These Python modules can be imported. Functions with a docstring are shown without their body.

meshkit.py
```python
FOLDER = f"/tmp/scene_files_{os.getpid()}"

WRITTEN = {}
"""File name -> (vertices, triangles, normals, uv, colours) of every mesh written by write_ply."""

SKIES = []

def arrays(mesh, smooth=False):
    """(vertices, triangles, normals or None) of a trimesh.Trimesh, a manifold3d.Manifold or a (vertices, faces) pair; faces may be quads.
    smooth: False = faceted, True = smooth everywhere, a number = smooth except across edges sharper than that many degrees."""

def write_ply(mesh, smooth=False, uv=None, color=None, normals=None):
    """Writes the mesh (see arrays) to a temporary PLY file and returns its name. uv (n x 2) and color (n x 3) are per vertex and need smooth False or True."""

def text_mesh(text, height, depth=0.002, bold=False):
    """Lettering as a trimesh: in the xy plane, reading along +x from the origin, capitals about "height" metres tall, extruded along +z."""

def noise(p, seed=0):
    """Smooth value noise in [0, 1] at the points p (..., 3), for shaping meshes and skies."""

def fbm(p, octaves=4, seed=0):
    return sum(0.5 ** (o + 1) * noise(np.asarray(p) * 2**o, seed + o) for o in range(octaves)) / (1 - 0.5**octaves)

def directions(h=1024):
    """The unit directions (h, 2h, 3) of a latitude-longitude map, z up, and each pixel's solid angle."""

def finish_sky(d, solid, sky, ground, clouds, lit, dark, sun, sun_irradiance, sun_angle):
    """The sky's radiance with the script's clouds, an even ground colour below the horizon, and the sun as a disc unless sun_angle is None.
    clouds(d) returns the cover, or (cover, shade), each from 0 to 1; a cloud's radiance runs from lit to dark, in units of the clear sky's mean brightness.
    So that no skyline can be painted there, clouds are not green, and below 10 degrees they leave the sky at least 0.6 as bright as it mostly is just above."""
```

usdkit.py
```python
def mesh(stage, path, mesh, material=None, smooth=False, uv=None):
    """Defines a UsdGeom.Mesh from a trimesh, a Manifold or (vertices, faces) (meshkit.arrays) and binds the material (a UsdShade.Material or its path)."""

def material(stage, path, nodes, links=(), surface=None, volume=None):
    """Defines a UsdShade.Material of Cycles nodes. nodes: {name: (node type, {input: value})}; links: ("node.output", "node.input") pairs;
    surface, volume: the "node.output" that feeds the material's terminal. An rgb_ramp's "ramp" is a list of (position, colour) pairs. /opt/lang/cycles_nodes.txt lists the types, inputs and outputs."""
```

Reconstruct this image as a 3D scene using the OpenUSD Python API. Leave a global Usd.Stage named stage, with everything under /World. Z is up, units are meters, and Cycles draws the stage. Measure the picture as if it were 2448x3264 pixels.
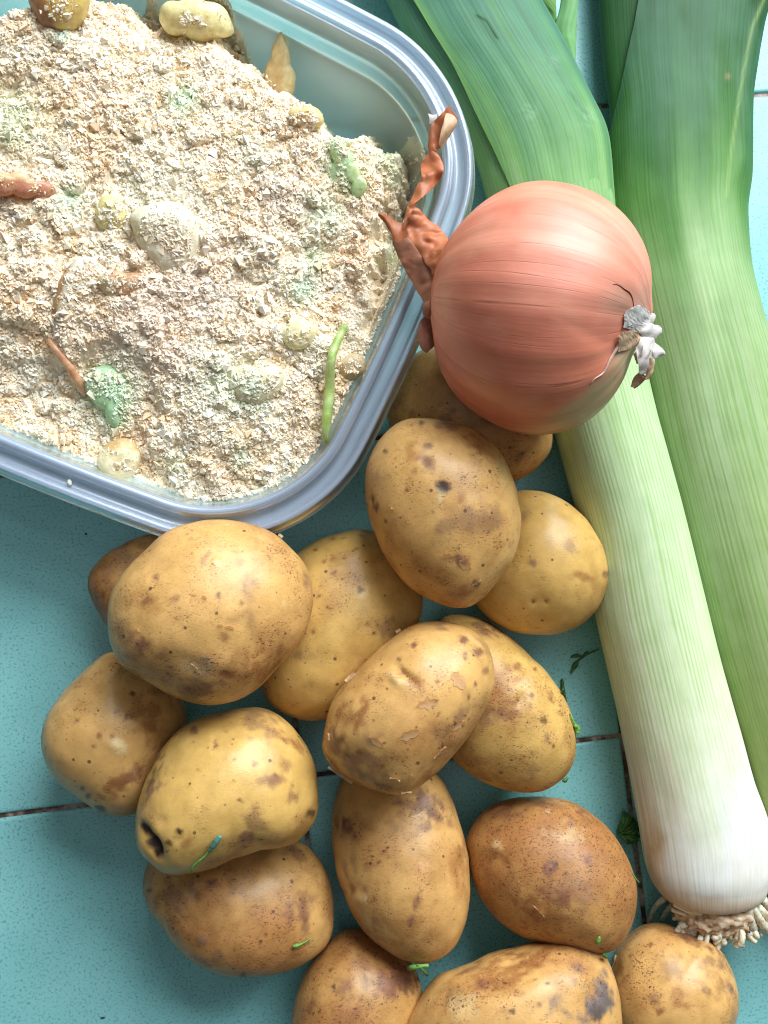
import math, random
import numpy as np, trimesh, usdkit
from meshkit import noise, fbm
from pxr import Usd, UsdGeom, UsdLux, UsdShade, Gf, Sdf, Vt
from scipy.spatial import cKDTree
from scipy.interpolate import PchipInterpolator, CubicSpline
from scipy.spatial.transform import Rotation as Rot

stage = Usd.Stage.CreateInMemory()
UsdGeom.SetStageUpAxis(stage, 'Z'); UsdGeom.SetStageMetersPerUnit(stage, 1.0)
UsdGeom.Xform.Define(stage, '/World'); UsdGeom.Scope.Define(stage, '/World/Looks')
random.seed(7); RNG = np.random.default_rng(7)

# ------------------------------------------------------------------ camera
W, H, F = 2448.0, 3264.0, 3000.0
CR = Rot.from_euler('xyz', [0.05840003, -0.07976015, -0.11051817]).as_matrix()
CP = np.array([-0.13653442, 0.09390982, 0.43321731])
cam = UsdGeom.Camera.Define(stage, '/World/camera')
M4 = np.eye(4); M4[:3, :3] = CR.T; M4[3, :3] = CP
cam.AddTransformOp().Set(Gf.Matrix4d(*M4.ravel().tolist()))
cam.CreateHorizontalApertureAttr(36.0); cam.CreateVerticalApertureAttr(48.0)
cam.CreateFocalLengthAttr(36.0 * F / W)
cam.CreateFStopAttr(45.0); cam.CreateFocusDistanceAttr(0.37)
cam.CreateClippingRangeAttr(Gf.Vec2f(0.01, 50.0))
cam.CreateExposureAttr(0.26)
UPV, RIGHTV = CR[:, 1], CR[:, 0]

# ------------------------------------------------------------------ light: one large window, and the room's pale bounce
def rect_light(name, pos, target, w, h, intensity, color):
    L = UsdLux.RectLight.Define(stage, '/World/' + name)
    pos, target = np.array(pos, float), np.array(target, float)
    z = (pos - target) / np.linalg.norm(pos - target)
    x = np.cross([0, 0, 1.0], z); x /= np.linalg.norm(x); y = np.cross(z, x)
    m = np.eye(4); m[0, :3] = x; m[1, :3] = y; m[2, :3] = z; m[3, :3] = pos
    L.AddTransformOp().Set(Gf.Matrix4d(*m.ravel().tolist()))
    L.CreateWidthAttr(w); L.CreateHeightAttr(h); L.CreateIntensityAttr(intensity); L.CreateColorAttr(Gf.Vec3f(*color))
    return L
flat_up = np.array([UPV[0], UPV[1], 0]); flat_up /= np.linalg.norm(flat_up)
flat_rt = np.array([RIGHTV[0], RIGHTV[1], 0]); flat_rt /= np.linalg.norm(flat_rt)
MID = np.array([-0.10, 0.10, 0.03])
rect_light('window_light', MID + 1.12 * flat_up + 0.52 * flat_rt + [0, 0, 0.92], MID, 1.15, 1.0, 13.0, (0.91, 0.97, 1.0))
rect_light('ceiling_light', MID + 0.5 * flat_up + [0, 0, 2.4], MID, 2.6, 2.6, 0.45, (0.93, 0.97, 1.0))
# pale walls of the room all round, as one even dim glow
usdkit.material(stage, '/World/Looks/room_glow', {'b': ('background_shader', {'color': (0.92, 0.96, 1.0), 'strength': 0.055})}, [], surface='b.background')
dome = UsdLux.DomeLight.Define(stage, '/World/room_glow')
UsdShade.MaterialBindingAPI.Apply(dome.GetPrim()).Bind(UsdShade.Material.Get(stage, '/World/Looks/room_glow'))

# ------------------------------------------------------------------ helpers
def P(px, py, z):
    d = CR @ np.array([(px - W / 2) / F, -(py - H / 2) / F, -1.0])
    return CP + d * ((z - CP[2]) / d[2])
def project(v):
    q = (np.asarray(v) - CP) @ CR
    return np.stack([W / 2 - F * q[..., 0] / q[..., 2], H / 2 + F * q[..., 1] / q[..., 2]], -1)
O = 2448 / 1659.0                                             # overview pixels -> photograph pixels
def ov(pts): return [(x * O, y * O) for x, y in pts]
def cr(ox, oy, s, pts): return [(ox + s * x, oy + s * y) for x, y in pts]
USED = {}
def numbered(parent, name):
    k = (parent, name); n = USED.get(k, 0); USED[k] = n + 1
    return name if n == 0 else f'{name}_{n:03d}'
def data(prim, **kw):
    for k, v in kw.items():
        if v: prim.SetCustomDataByKey(k, v)
def thing(name, label=None, category=None, base=(0, 0, 0), group=None, kind=None):
    x = UsdGeom.Xform.Define(stage, '/World/' + numbered('/World', name))
    x.AddTranslateOp().Set(Gf.Vec3d(*map(float, base)))
    data(x.GetPrim(), label=label, category=category, group=group, kind=kind)
    x.GetPrim().base = None
    BASES[str(x.GetPath())] = np.array(base, float)
    return x
BASES = {}
def put(name, mesh, mat, parent=None, smooth=True, label=None, category=None, group=None, kind=None, base=None, **vars_):
    """One Mesh prim; vertices given in world space are stored relative to their thing's base. vars_: per-vertex primvars."""
    root = str(parent.GetPath()) if parent is not None else '/World'
    v, f = np.asarray(mesh[0], float), np.asarray(mesh[1], int)
    if f.shape[1] == 4: f = np.vstack([f[:, [0, 1, 2]], f[:, [0, 2, 3]]])
    e_ = v[f]; vol = np.einsum('ij,ij->i', e_[:, 0] - v[0], np.cross(e_[:, 1] - v[0], e_[:, 2] - v[0])).sum()
    if vol < 0 and kind != 'stuff' and name not in ('tub_floor', 'grout'): f = f[:, ::-1]
    off = None
    if parent is None:
        if base is None: base = ((v[:, 0].min() + v[:, 0].max()) / 2, (v[:, 1].min() + v[:, 1].max()) / 2, v[:, 2].min())
        off = np.array(base, float)
    else:
        off = BASES.get(root) if root in BASES else BASES.get(root.rsplit('/', 1)[0])
    m = usdkit.mesh(stage, root + '/' + numbered(root, name), trimesh.Trimesh(v - off, f, process=False), mat, smooth=smooth)
    if parent is None: m.AddTranslateOp().Set(Gf.Vec3d(*map(float, off)))
    api = UsdGeom.PrimvarsAPI(m)
    for k, a in vars_.items():
        a = np.asarray(a, np.float32)
        if a.ndim == 1: api.CreatePrimvar(k, Sdf.ValueTypeNames.FloatArray, 'vertex').Set(Vt.FloatArray.FromNumpy(a))
        else: api.CreatePrimvar(k, Sdf.ValueTypeNames.Color3fArray, 'vertex').Set(Vt.Vec3fArray.FromNumpy(a))
    data(m.GetPrim(), label=label, category=category, group=group, kind=kind)
    return m
def grid_faces(n, m, wrap=False):
    i, j = np.meshgrid(np.arange(n - 1), np.arange(m if wrap else m - 1), indexing='ij')
    a = i * m + j; b = i * m + (j + 1) % m
    return np.stack([a, b, b + m, a + m], -1).reshape(-1, 4)
def sstep(a, b, x):
    t = np.clip((np.asarray(x, float) - a) / (b - a), 0, 1); return t * t * (3 - 2 * t)
def lerp(a, b, t):
    t = np.asarray(t)[..., None]; return np.asarray(a) * (1 - t) + np.asarray(b) * t
def tube(pts, radii, n=10, cap=True):
    p = np.asarray(pts, float); r = np.broadcast_to(np.asarray(radii, float), (len(p),))
    t = np.gradient(p, axis=0); t /= np.linalg.norm(t, axis=1, keepdims=True) + 1e-12
    a = np.cross(t, np.where(np.abs(t[:, 2:]) < 0.9, [0, 0, 1.0], [1.0, 0, 0])); a /= np.linalg.norm(a, axis=1, keepdims=True) + 1e-12
    b = np.cross(t, a); g = np.arange(n) * 2 * np.pi / n
    v = (p[:, None] + r[:, None, None] * (np.cos(g)[None, :, None] * a[:, None] + np.sin(g)[None, :, None] * b[:, None])).reshape(-1, 3)
    f = grid_faces(len(p), n, True); f = np.vstack([f[:, [0, 1, 2]], f[:, [0, 2, 3]]])
    if cap:
        k = len(v); v = np.vstack([v, p[0] - t[0] * r[0] * .6, p[-1] + t[-1] * r[-1] * .6]); j = np.arange(n); e = (len(p) - 1) * n
        f = np.vstack([f, np.stack([(j + 1) % n, j, np.full(n, k)], 1), np.stack([e + j, e + (j + 1) % n, np.full(n, k + 1)], 1)])
    return v, f
def smooth_path(pts, n):
    p = np.asarray(pts, float); s = np.r_[0, np.cumsum(np.linalg.norm(np.diff(p, axis=0), axis=1))]
    return CubicSpline(s, p)(np.linspace(0, s[-1], n)) if len(p) > 2 else np.linspace(p[0], p[1], n)
def join(parts):
    v, f, n = [], [], 0
    for a, b in parts:
        b = np.asarray(b)
        if b.shape[1] == 4: b = np.vstack([b[:, [0, 1, 2]], b[:, [0, 2, 3]]])
        v.append(a); f.append(b + n); n += len(a)
    return np.vstack(v), np.vstack(f)
def mat(name, nodes, links, surface='p.BSDF'):
    return usdkit.material(stage, '/World/Looks/' + name, nodes, links, surface=surface)
ICO = {k: trimesh.creation.icosphere(k, 1.0) for k in (0, 1, 2, 3, 4, 5)}

# ------------------------------------------------------------------ tiled table top
m_tile = mat('glazed_tile', {
    'g': ('geometry', {}),
    'n1': ('noise_texture', {'scale': 1000.0, 'detail': 2.0, 'roughness': 0.55, 'distortion': 0.4}),
    'r1': ('rgb_ramp', {'ramp': [(0.0, (1, 1, 1)), (0.36, (1, 1, 1)), (0.44, (0, 0, 0)), (1.0, (0, 0, 0))]}),
    'n2': ('noise_texture', {'scale': 30.0, 'detail': 3.0}),
    'r2': ('rgb_ramp', {'ramp': [(0.35, (0.225, 0.535, 0.54)), (0.65, (0.255, 0.575, 0.58))]}),
    'mx': ('mix_color', {'blend_type': 'mix', 'b': (0.055, 0.235, 0.245)}),
    'n3': ('noise_texture', {'scale': 60.0, 'detail': 2.0}),
    'bp': ('bump', {'strength': 0.05, 'distance': 0.002}),
    'sc': ('math', {'math_type': 'multiply', 'value2': 0.6}),
    'p': ('principled_bsdf', {'roughness': 0.30, 'specular_ior_level': 0.36}),
}, [('g.position', 'n1.vector'), ('g.position', 'n2.vector'), ('g.position', 'n3.vector'), ('n1.fac', 'r1.fac'), ('n2.fac', 'r2.fac'),
    ('r2.color', 'mx.a'), ('r1.color', 'sc.value1'), ('sc.value', 'mx.fac'), ('mx.result', 'p.base_color'), ('n3.fac', 'bp.height'), ('bp.normal', 'p.normal')])
m_grout = mat('grout', {
    'g': ('geometry', {}), 'n': ('noise_texture', {'scale': 90.0, 'detail': 4.0, 'roughness': 0.65}),
    'r': ('rgb_ramp', {'ramp': [(0.3, (0.035, 0.02, 0.016)), (0.46, (0.09, 0.055, 0.042)), (0.56, (0.32, 0.24, 0.21)), (0.7, (0.48, 0.40, 0.37))]}),
    'p': ('principled_bsdf', {'roughness': 0.9}), 'b': ('bump', {'strength': 0.5, 'distance': 0.001})},
    [('g.position', 'n.vector'), ('n.fac', 'r.fac'), ('r.color', 'p.base_color'), ('n.fac', 'b.height'), ('b.normal', 'p.normal')])
table = thing('table_top', 'turquoise glazed square tiles with brown joints under the vegetables', None, kind='structure')
T, GAP = 0.150, 0.0019
def tile_mesh(cx, cy, rng):
    h = T / 2 - GAP / 2; rings = []
    prof = [(0.0, -0.006), (0.0, -0.0012), (0.0003, -0.0005), (0.0009, -0.00012), (0.0018, 0.0), (0.02, 0.0)]
    for inset, z in prof:
        a = h - inset; rr = max(0.0015 - inset * .5, 0.0004); pts = []
        for k, (sx, sy) in enumerate(((1, 1), (-1, 1), (-1, -1), (1, -1))):
            for t in np.linspace(0, np.pi / 2, 5):
                g = k * np.pi / 2 + t; pts.append((sx * (a - rr) + rr * math.cos(g), sy * (a - rr) + rr * math.sin(g), z))
        rings.append(pts)
    v = np.array(rings, float).reshape(-1, 3); m = 20
    f = grid_faces(len(prof), m, True); f = np.vstack([f[:, [0, 1, 2]], f[:, [0, 2, 3]]])
    e = (len(prof) - 1) * m; k = len(v); v = np.vstack([v, [0, 0, 0]]); j = np.arange(m)
    f = np.vstack([f, np.stack([e + j, e + (j + 1) % m, np.full(m, k)], 1)])
    tilt = rng.normal(0, 0.0006, 2); v[:, 2] += (v[:, 0] * tilt[0] + v[:, 1] * tilt[1])
    return v + [cx, cy, 0], f
rt = np.random.default_rng(3)
for ix in range(-4, 3):
    for iy in range(-3, 5):
        put('tile', tile_mesh((ix + .5) * T, (iy + .5) * T, rt), m_tile, table, smooth=35)
gx0, gx1, gy0, gy1, gz = -4 * T, 3 * T, -3 * T, 5 * T, -0.0011
put('grout', (np.array([[gx0, gy0, gz], [gx1, gy0, gz], [gx1, gy1, gz], [gx0, gy1, gz]]), np.array([[0, 1, 2, 3]])), m_grout, table, smooth=False)

# ------------------------------------------------------------------ plastic tub (fitted rounded rectangle, rim 62 mm above the tiles)
CC, CTH, CHX, CHY, CRAD, CBOW, ZR = np.array([-0.2043, 0.2518]), -0.5153, 0.1209, 0.0973, 0.0453, 0.0058, 0.062
CA = np.array([[math.cos(CTH), math.sin(CTH)], [-math.sin(CTH), math.cos(CTH)]])       # local = CA @ (p - CC) ; rows are the local axes in world
def tub_sdf(xy):
    u = (np.asarray(xy) - CC) @ np.array([[math.cos(CTH), -math.sin(CTH)], [math.sin(CTH), math.cos(CTH)]])
    a = np.abs(u); ax = a[..., 0] - CBOW * (1 - (u[..., 1] / CHY) ** 2); ay = a[..., 1] - CBOW * (1 - (u[..., 0] / CHX) ** 2)
    qx, qy = ax - (CHX - CRAD), ay - (CHY - CRAD)
    return np.where((qx > 0) & (qy > 0), np.hypot(qx, qy), np.maximum(qx, qy)) - CRAD
def tub_path():
    pts = []
    for k, (sx, sy) in enumerate(((1, 1), (-1, 1), (-1, -1), (1, -1))):
        for t in np.linspace(0, np.pi / 2, 22):
            g = k * np.pi / 2 + t; pts.append((sx * (CHX - CRAD) + CRAD * math.cos(g), sy * (CHY - CRAD) + CRAD * math.sin(g)))
        nx, ny = [(-1, 1), (-1, -1), (1, -1), (1, 1)][k]
        a = np.array(pts[-1]); b = np.array([(nx * (CHX - CRAD) + CRAD * math.cos((k + 1) * np.pi / 2)), (ny * (CHY - CRAD) + CRAD * math.sin((k + 1) * np.pi / 2))])
        pts += [tuple(a + (b - a) * s) for s in np.linspace(0, 1, 22)[1:-1]]
    u = np.array(pts); s = np.sign(u)
    w = u + np.stack([s[:, 0] * CBOW * (1 - np.clip(u[:, 1] / CHY, -1, 1) ** 2) * sstep(0.02, 0.08, np.abs(u[:, 0])),
                      s[:, 1] * CBOW * (1 - np.clip(u[:, 0] / CHX, -1, 1) ** 2) * sstep(0.02, 0.07, np.abs(u[:, 1]))], 1)
    tg = np.roll(w, -1, 0) - np.roll(w, 1, 0); tg /= np.linalg.norm(tg, axis=1, keepdims=True)
    n = np.stack([tg[:, 1], -tg[:, 0]], 1)
    for _ in range(3): n = (np.roll(n, 1, 0) + 2 * n + np.roll(n, -1, 0)); n /= np.linalg.norm(n, axis=1, keepdims=True)
    return w, n
TW, TN = tub_path()
def tub_sweep(profile, thick, closed_floor=False):
    """Shell swept from a (offset outwards, z) profile, given wall thickness."""
    p = smooth_path([(d, z) for d, z in profile], len(profile) * 5) if len(profile) > 2 else np.array(profile)
    t = np.gradient(p, axis=0); t /= np.linalg.norm(t, axis=1, keepdims=True); n = np.stack([t[:, 1], -t[:, 0]], 1)
    loop = np.vstack([p + n * thick / 2, (p - n * thick / 2)[::-1]])
    m = len(TW)
    rings = TW[None] + loop[:, 0, None, None] * TN[None]
    xy = CC + rings.reshape(-1, 2) @ CA
    v = np.column_stack([xy, np.repeat(loop[:, 1], m)])
    k = len(loop); i, j = np.meshgrid(np.arange(k), np.arange(m), indexing='ij')
    f = np.stack([i * m + j, i * m + (j + 1) % m, ((i + 1) % k) * m + (j + 1) % m, ((i + 1) % k) * m + j], -1).reshape(-1, 4)[:, ::-1]
    return v, f
def plastic(name, fac, tint, base, trl=.55):
    return mat(name, {
        't': ('transparent_bsdf', {'color': tint}),
        'd': ('principled_bsdf', {'base_color': base, 'roughness': 0.3, 'specular_ior_level': 0.5}),
        'tl': ('translucent_bsdf', {'color': base}), 'dm': ('mix_closure', {'fac': trl}),
        'm': ('mix_closure', {'fac': fac}), 'fr': ('fresnel', {'IOR': 1.5}), 'gl': ('glossy_bsdf', {'color': (1, 1, 1), 'roughness': 0.2}),
        'p': ('mix_closure', {})},
        [('d.BSDF', 'dm.closure1'), ('tl.BSDF', 'dm.closure2'), ('t.BSDF', 'm.closure1'), ('dm.closure', 'm.closure2'), ('m.closure', 'p.closure1'), ('gl.BSDF', 'p.closure2'), ('fr.fac', 'p.fac')], 'p.closure')
m_tub = plastic('clear_plastic', 0.36, (0.95, 0.99, 0.99), (0.82, 0.97, 0.96), .5)
m_rim = plastic('rim_plastic', 0.42, (0.92, 0.965, 1.0), (0.70, 0.81, 1.0), .40)
m_skirt = plastic('skirt_plastic', 0.13, (0.94, 0.975, 1.0), (0.86, 0.90, 1.0), .5)
tubC = np.array([CC[0], CC[1], 0.0])
tub = thing('food_tub', 'clear bluish plastic food tub with ridged rim, filled with crumb mixture', 'plastic tub', tubC)
mm = 0.001
wall = [(-36, 1.0), (-30, 0.9), (-25, 0.95), (-22, 1.6), (-19.5, 4), (-16.5, 10), (-9.5, 30), (-5.2, 44), (-4.4, 46.5), (-2.4, 48), (-1.0, 49.2), (-0.3, 53), (0.3, 58), (0.8, 60.2)]
put('tub_wall', tub_sweep([(d * mm, z * mm) for d, z in wall], 0.9 * mm), m_tub, tub, smooth=60)
rimp = [(0.9, 60.5), (1.6, 61.8), (2.8, 62.2), (4.0, 61.4), (5.0, 58.8), (6.5, 57.6), (8.5, 57.7), (10.0, 58.6), (10.9, 59.9), (11.8, 60.2), (12.6, 59.7)]
put('rim', tub_sweep([(d * mm, z * mm) for d, z in rimp], 1.0 * mm), m_rim, tub, smooth=60)
n_ = len(TW)
fv = np.vstack([CC + (TW - TN * .0361) @ CA, [CC]]); fv = np.column_stack([fv, np.full(n_ + 1, .0010)])
skp = [(12.9, 58.9), (13.3, 57.2), (13.9, 54.5), (14.6, 52.4), (15.2, 51.8)]
put('skirt', tub_sweep([(d * mm, z * mm) for d, z in skp], 0.9 * mm), m_skirt, tub, smooth=60)
put('tub_floor', (fv, np.stack([np.arange(n_), (np.arange(n_) + 1) % n_, np.full(n_, n_)], 1)), m_tub, tub, smooth=False)

# ------------------------------------------------------------------ swelling an outline (given in photograph pixels) to a rounded body with real depth
def body(outline, zc, c, sub=5, flat=2.0, k_back=1.0, lump=0.0, lump_scale=45.0, seed=0, soft=8):
    o = np.array(outline, float); mid = (o.max(0) + o.min(0)) / 2
    C = P(mid[0], mid[1], zc); w = CP - C; D = np.linalg.norm(w); w /= D
    u = RIGHTV - w * (RIGHTV @ w); u /= np.linalg.norm(u); s = np.cross(w, u)
    q = np.array([(lambda d: (CP + d * (-(D) / (d @ w))) - C)(CR @ np.array([(x - W / 2) / F, -(y - H / 2) / F, -1.0])) for x, y in o])
    a, b = q @ u, q @ s; th = np.arctan2(b, a); r = np.hypot(a, b); k = np.argsort(th); th, r = th[k], r[k]
    keep = np.r_[True, np.diff(th) > 1e-3]; th, r = th[keep], r[keep]
    cs = PchipInterpolator(np.r_[th[-3:] - 2 * np.pi, th, th[:3] + 2 * np.pi], np.r_[r[-3:], r, r[:3]])
    tt = np.linspace(-np.pi, np.pi, 361)[:-1]; rr = cs(tt)
    for _ in range(soft): rr = (np.roll(rr, 1) + 2 * rr + np.roll(rr, -1)) / 4
    g = ICO[sub]; d = np.array(g.vertices)
    ang = np.arctan2(d[:, 1], d[:, 0]); R = np.interp(ang, np.r_[tt, np.pi], np.r_[rr, rr[0]])
    rho = np.hypot(d[:, 0], d[:, 1]); hz = np.abs(d[:, 2])
    if flat != 2.0:
        rho = rho ** (2 / flat); hz = hz ** (2 / flat)
    R = R * 1.0
    z = np.sign(d[:, 2]) * hz * c * np.where(d[:, 2] < 0, k_back, 1.0)
    loc = np.stack([R * rho * np.cos(ang), R * rho * np.sin(ang), z], 1)
    v = C + loc[:, :1] * u + loc[:, 1:2] * s + loc[:, 2:] * w
    if lump:
        n = trimesh.Trimesh(v, g.faces, process=False).vertex_normals
        v = v + n * ((fbm(v * lump_scale + seed * 7.1, 3, seed) - .5) * 2 * lump)[:, None]
    return dict(v=v, f=np.array(g.faces), top=d[:, 2], u=u, s=s, w=w, C=C, loc=loc, c=c)
def normals(v, f): return np.array(trimesh.Trimesh(v, f, process=False).vertex_normals)

# ------------------------------------------------------------------ potatoes
m_potato = mat('potato_skin', {
    'a': ('attribute', {'attribute': 'tint'}), 'k': ('attribute', {'attribute': 'scurf'}), 'g': ('geometry', {}),
    'vo': ('voronoi_texture', {'scale': 170.0, 'randomness': 1.0, 'feature': 'f1'}),
    'sv': ('separate_color', {}), 'sz': ('math', {'math_type': 'multiply', 'value2': 0.16}), 'so': ('math', {'math_type': 'subtract'}),
    'sr': ('math', {'math_type': 'multiply', 'value2': 18.0, 'use_clamp': True}), 'se': ('math', {'math_type': 'multiply', 'value2': 0.8, 'use_clamp': True}),
    'm1': ('mix_color', {'blend_type': 'mix', 'b': (0.085, 0.034, 0.022)}),
    'vp': ('voronoi_texture', {'scale': 430.0, 'randomness': 1.0, 'feature': 'f1'}), 'vs': ('separate_color', {}), 'vz': ('math', {'math_type': 'multiply_add', 'value2': .42, 'value3': -.18}), 'vu': ('math', {'math_type': 'subtract'}),
    'vr': ('math', {'math_type': 'multiply', 'value2': 9.0, 'use_clamp': True}), 've': ('math', {'math_type': 'multiply', 'value2': 0.6, 'use_clamp': True}), 'm4': ('mix_color', {'blend_type': 'mix', 'b': (0.13, 0.055, 0.03)}),
    'mp': ('mapping', {'scale': (1.0, 1.7, 1.0), 'rotation': (0.3, 0.5, 0.9)}),
    'n1': ('noise_texture', {'scale': 780.0, 'detail': 3.0, 'roughness': 0.65, 'distortion': 1.0}),
    'r1': ('rgb_ramp', {'ramp': [(0.55, (0, 0, 0)), (0.63, (1, 1, 1))]}),
    'f1': ('math', {'math_type': 'multiply'}), 'f2': ('math', {'math_type': 'multiply', 'value2': 1.1, 'use_clamp': True}),
    'm2': ('mix_color', {'blend_type': 'mix', 'b': (0.13, 0.052, 0.022)}),
    'n2': ('noise_texture', {'scale': 130.0, 'detail': 5.0, 'roughness': 0.6}),
    'r2': ('rgb_ramp', {'ramp': [(0.3, (0.80, 0.78, 0.74)), (0.7, (1.08, 1.08, 1.1))]}),
    'm3': ('mix_color', {'blend_type': 'multiply', 'fac': 1.0}),
    'n3': ('noise_texture', {'scale': 900.0, 'detail': 3.0, 'roughness': 0.6}),
    'b1': ('bump', {'strength': 0.10, 'distance': 0.0006}),
    'b2': ('bump', {'strength': 0.13, 'distance': 0.0008, 'invert': True}),
    'ro': ('math', {'math_type': 'multiply_add', 'value2': 0.16, 'value3': 0.34}),
    'p': ('principled_bsdf', {'specular_ior_level': 0.42}),
}, [('g.position', 'vo.vector'), ('vo.color', 'sv.color'), ('sv.r', 'sz.value1'), ('sz.value', 'so.value1'), ('vo.distance', 'so.value2'), ('so.value', 'sr.value1'), ('sr.value', 'se.value1'),
    ('a.color', 'm3.a'), ('g.position', 'n2.vector'), ('n2.fac', 'r2.fac'), ('r2.color', 'm3.b'),
    ('m3.result', 'm1.a'), ('se.value', 'm1.fac'), ('g.position', 'mp.vector'), ('mp.vector', 'n1.vector'), ('n1.fac', 'r1.fac'), ('r1.color', 'f1.value1'), ('k.fac', 'f1.value2'), ('f1.value', 'f2.value1'),
    ('g.position', 'vp.vector'), ('vp.color', 'vs.color'), ('vs.g', 'vz.value1'), ('vz.value', 'vu.value1'), ('vp.distance', 'vu.value2'), ('vu.value', 'vr.value1'), ('vr.value', 've.value1'), ('m1.result', 'm4.a'), ('ve.value', 'm4.fac'), ('m4.result', 'm2.a'), ('f2.value', 'm2.fac'), ('m2.result', 'p.base_color'),
    ('g.position', 'n3.vector'), ('n3.fac', 'b1.height'), ('n1.fac', 'b2.height'), ('b1.normal', 'b2.normal'), ('b2.normal', 'p.normal'), ('k.fac', 'ro.value1'), ('ro.value', 'p.roughness')])
m_flake = mat('loose_skin', {'p': ('principled_bsdf', {'base_color': (0.80, 0.60, 0.38), 'roughness': 0.25}), 't': ('transparent_bsdf', {'color': (1.0, .94, .84)}), 'm': ('mix_closure', {'fac': 0.30})},
              [('t.BSDF', 'm.closure1'), ('p.BSDF', 'm.closure2')], 'm.closure')
PC = {'y': (0.69, 0.40, 0.135), 'b': (0.36, 0.145, 0.043), 'r': (0.25, 0.09, 0.03), 'p': (0.18, 0.070, 0.052), 'd': (0.035, 0.018, 0.014), 'g': (0.15, 0.13, 0.13), 'l': (0.78, 0.60, 0.30), 'k': (0.26, 0.14, 0.075), 'Y': (0.66, 0.41, 0.12), 'o': (0.56, 0.31, 0.10)}
R1 = (100, 1600, .6028); R2 = (1000, 1300, .6028); R3 = (100, 2050, .6028); R4 = (1000, 1950, .5425); R5 = (400, 2600, .6028); R6 = (1400, 2450, .6028)
def px_mark(crop, x, y, r, col, s=1.0, dent=0.0, rx=1.0, ang=0.0, hard=1.0):
    ox, oy, k = crop; return (ox + k * x, oy + k * y, r * k, col, s, dent, rx, ang, hard)
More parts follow.
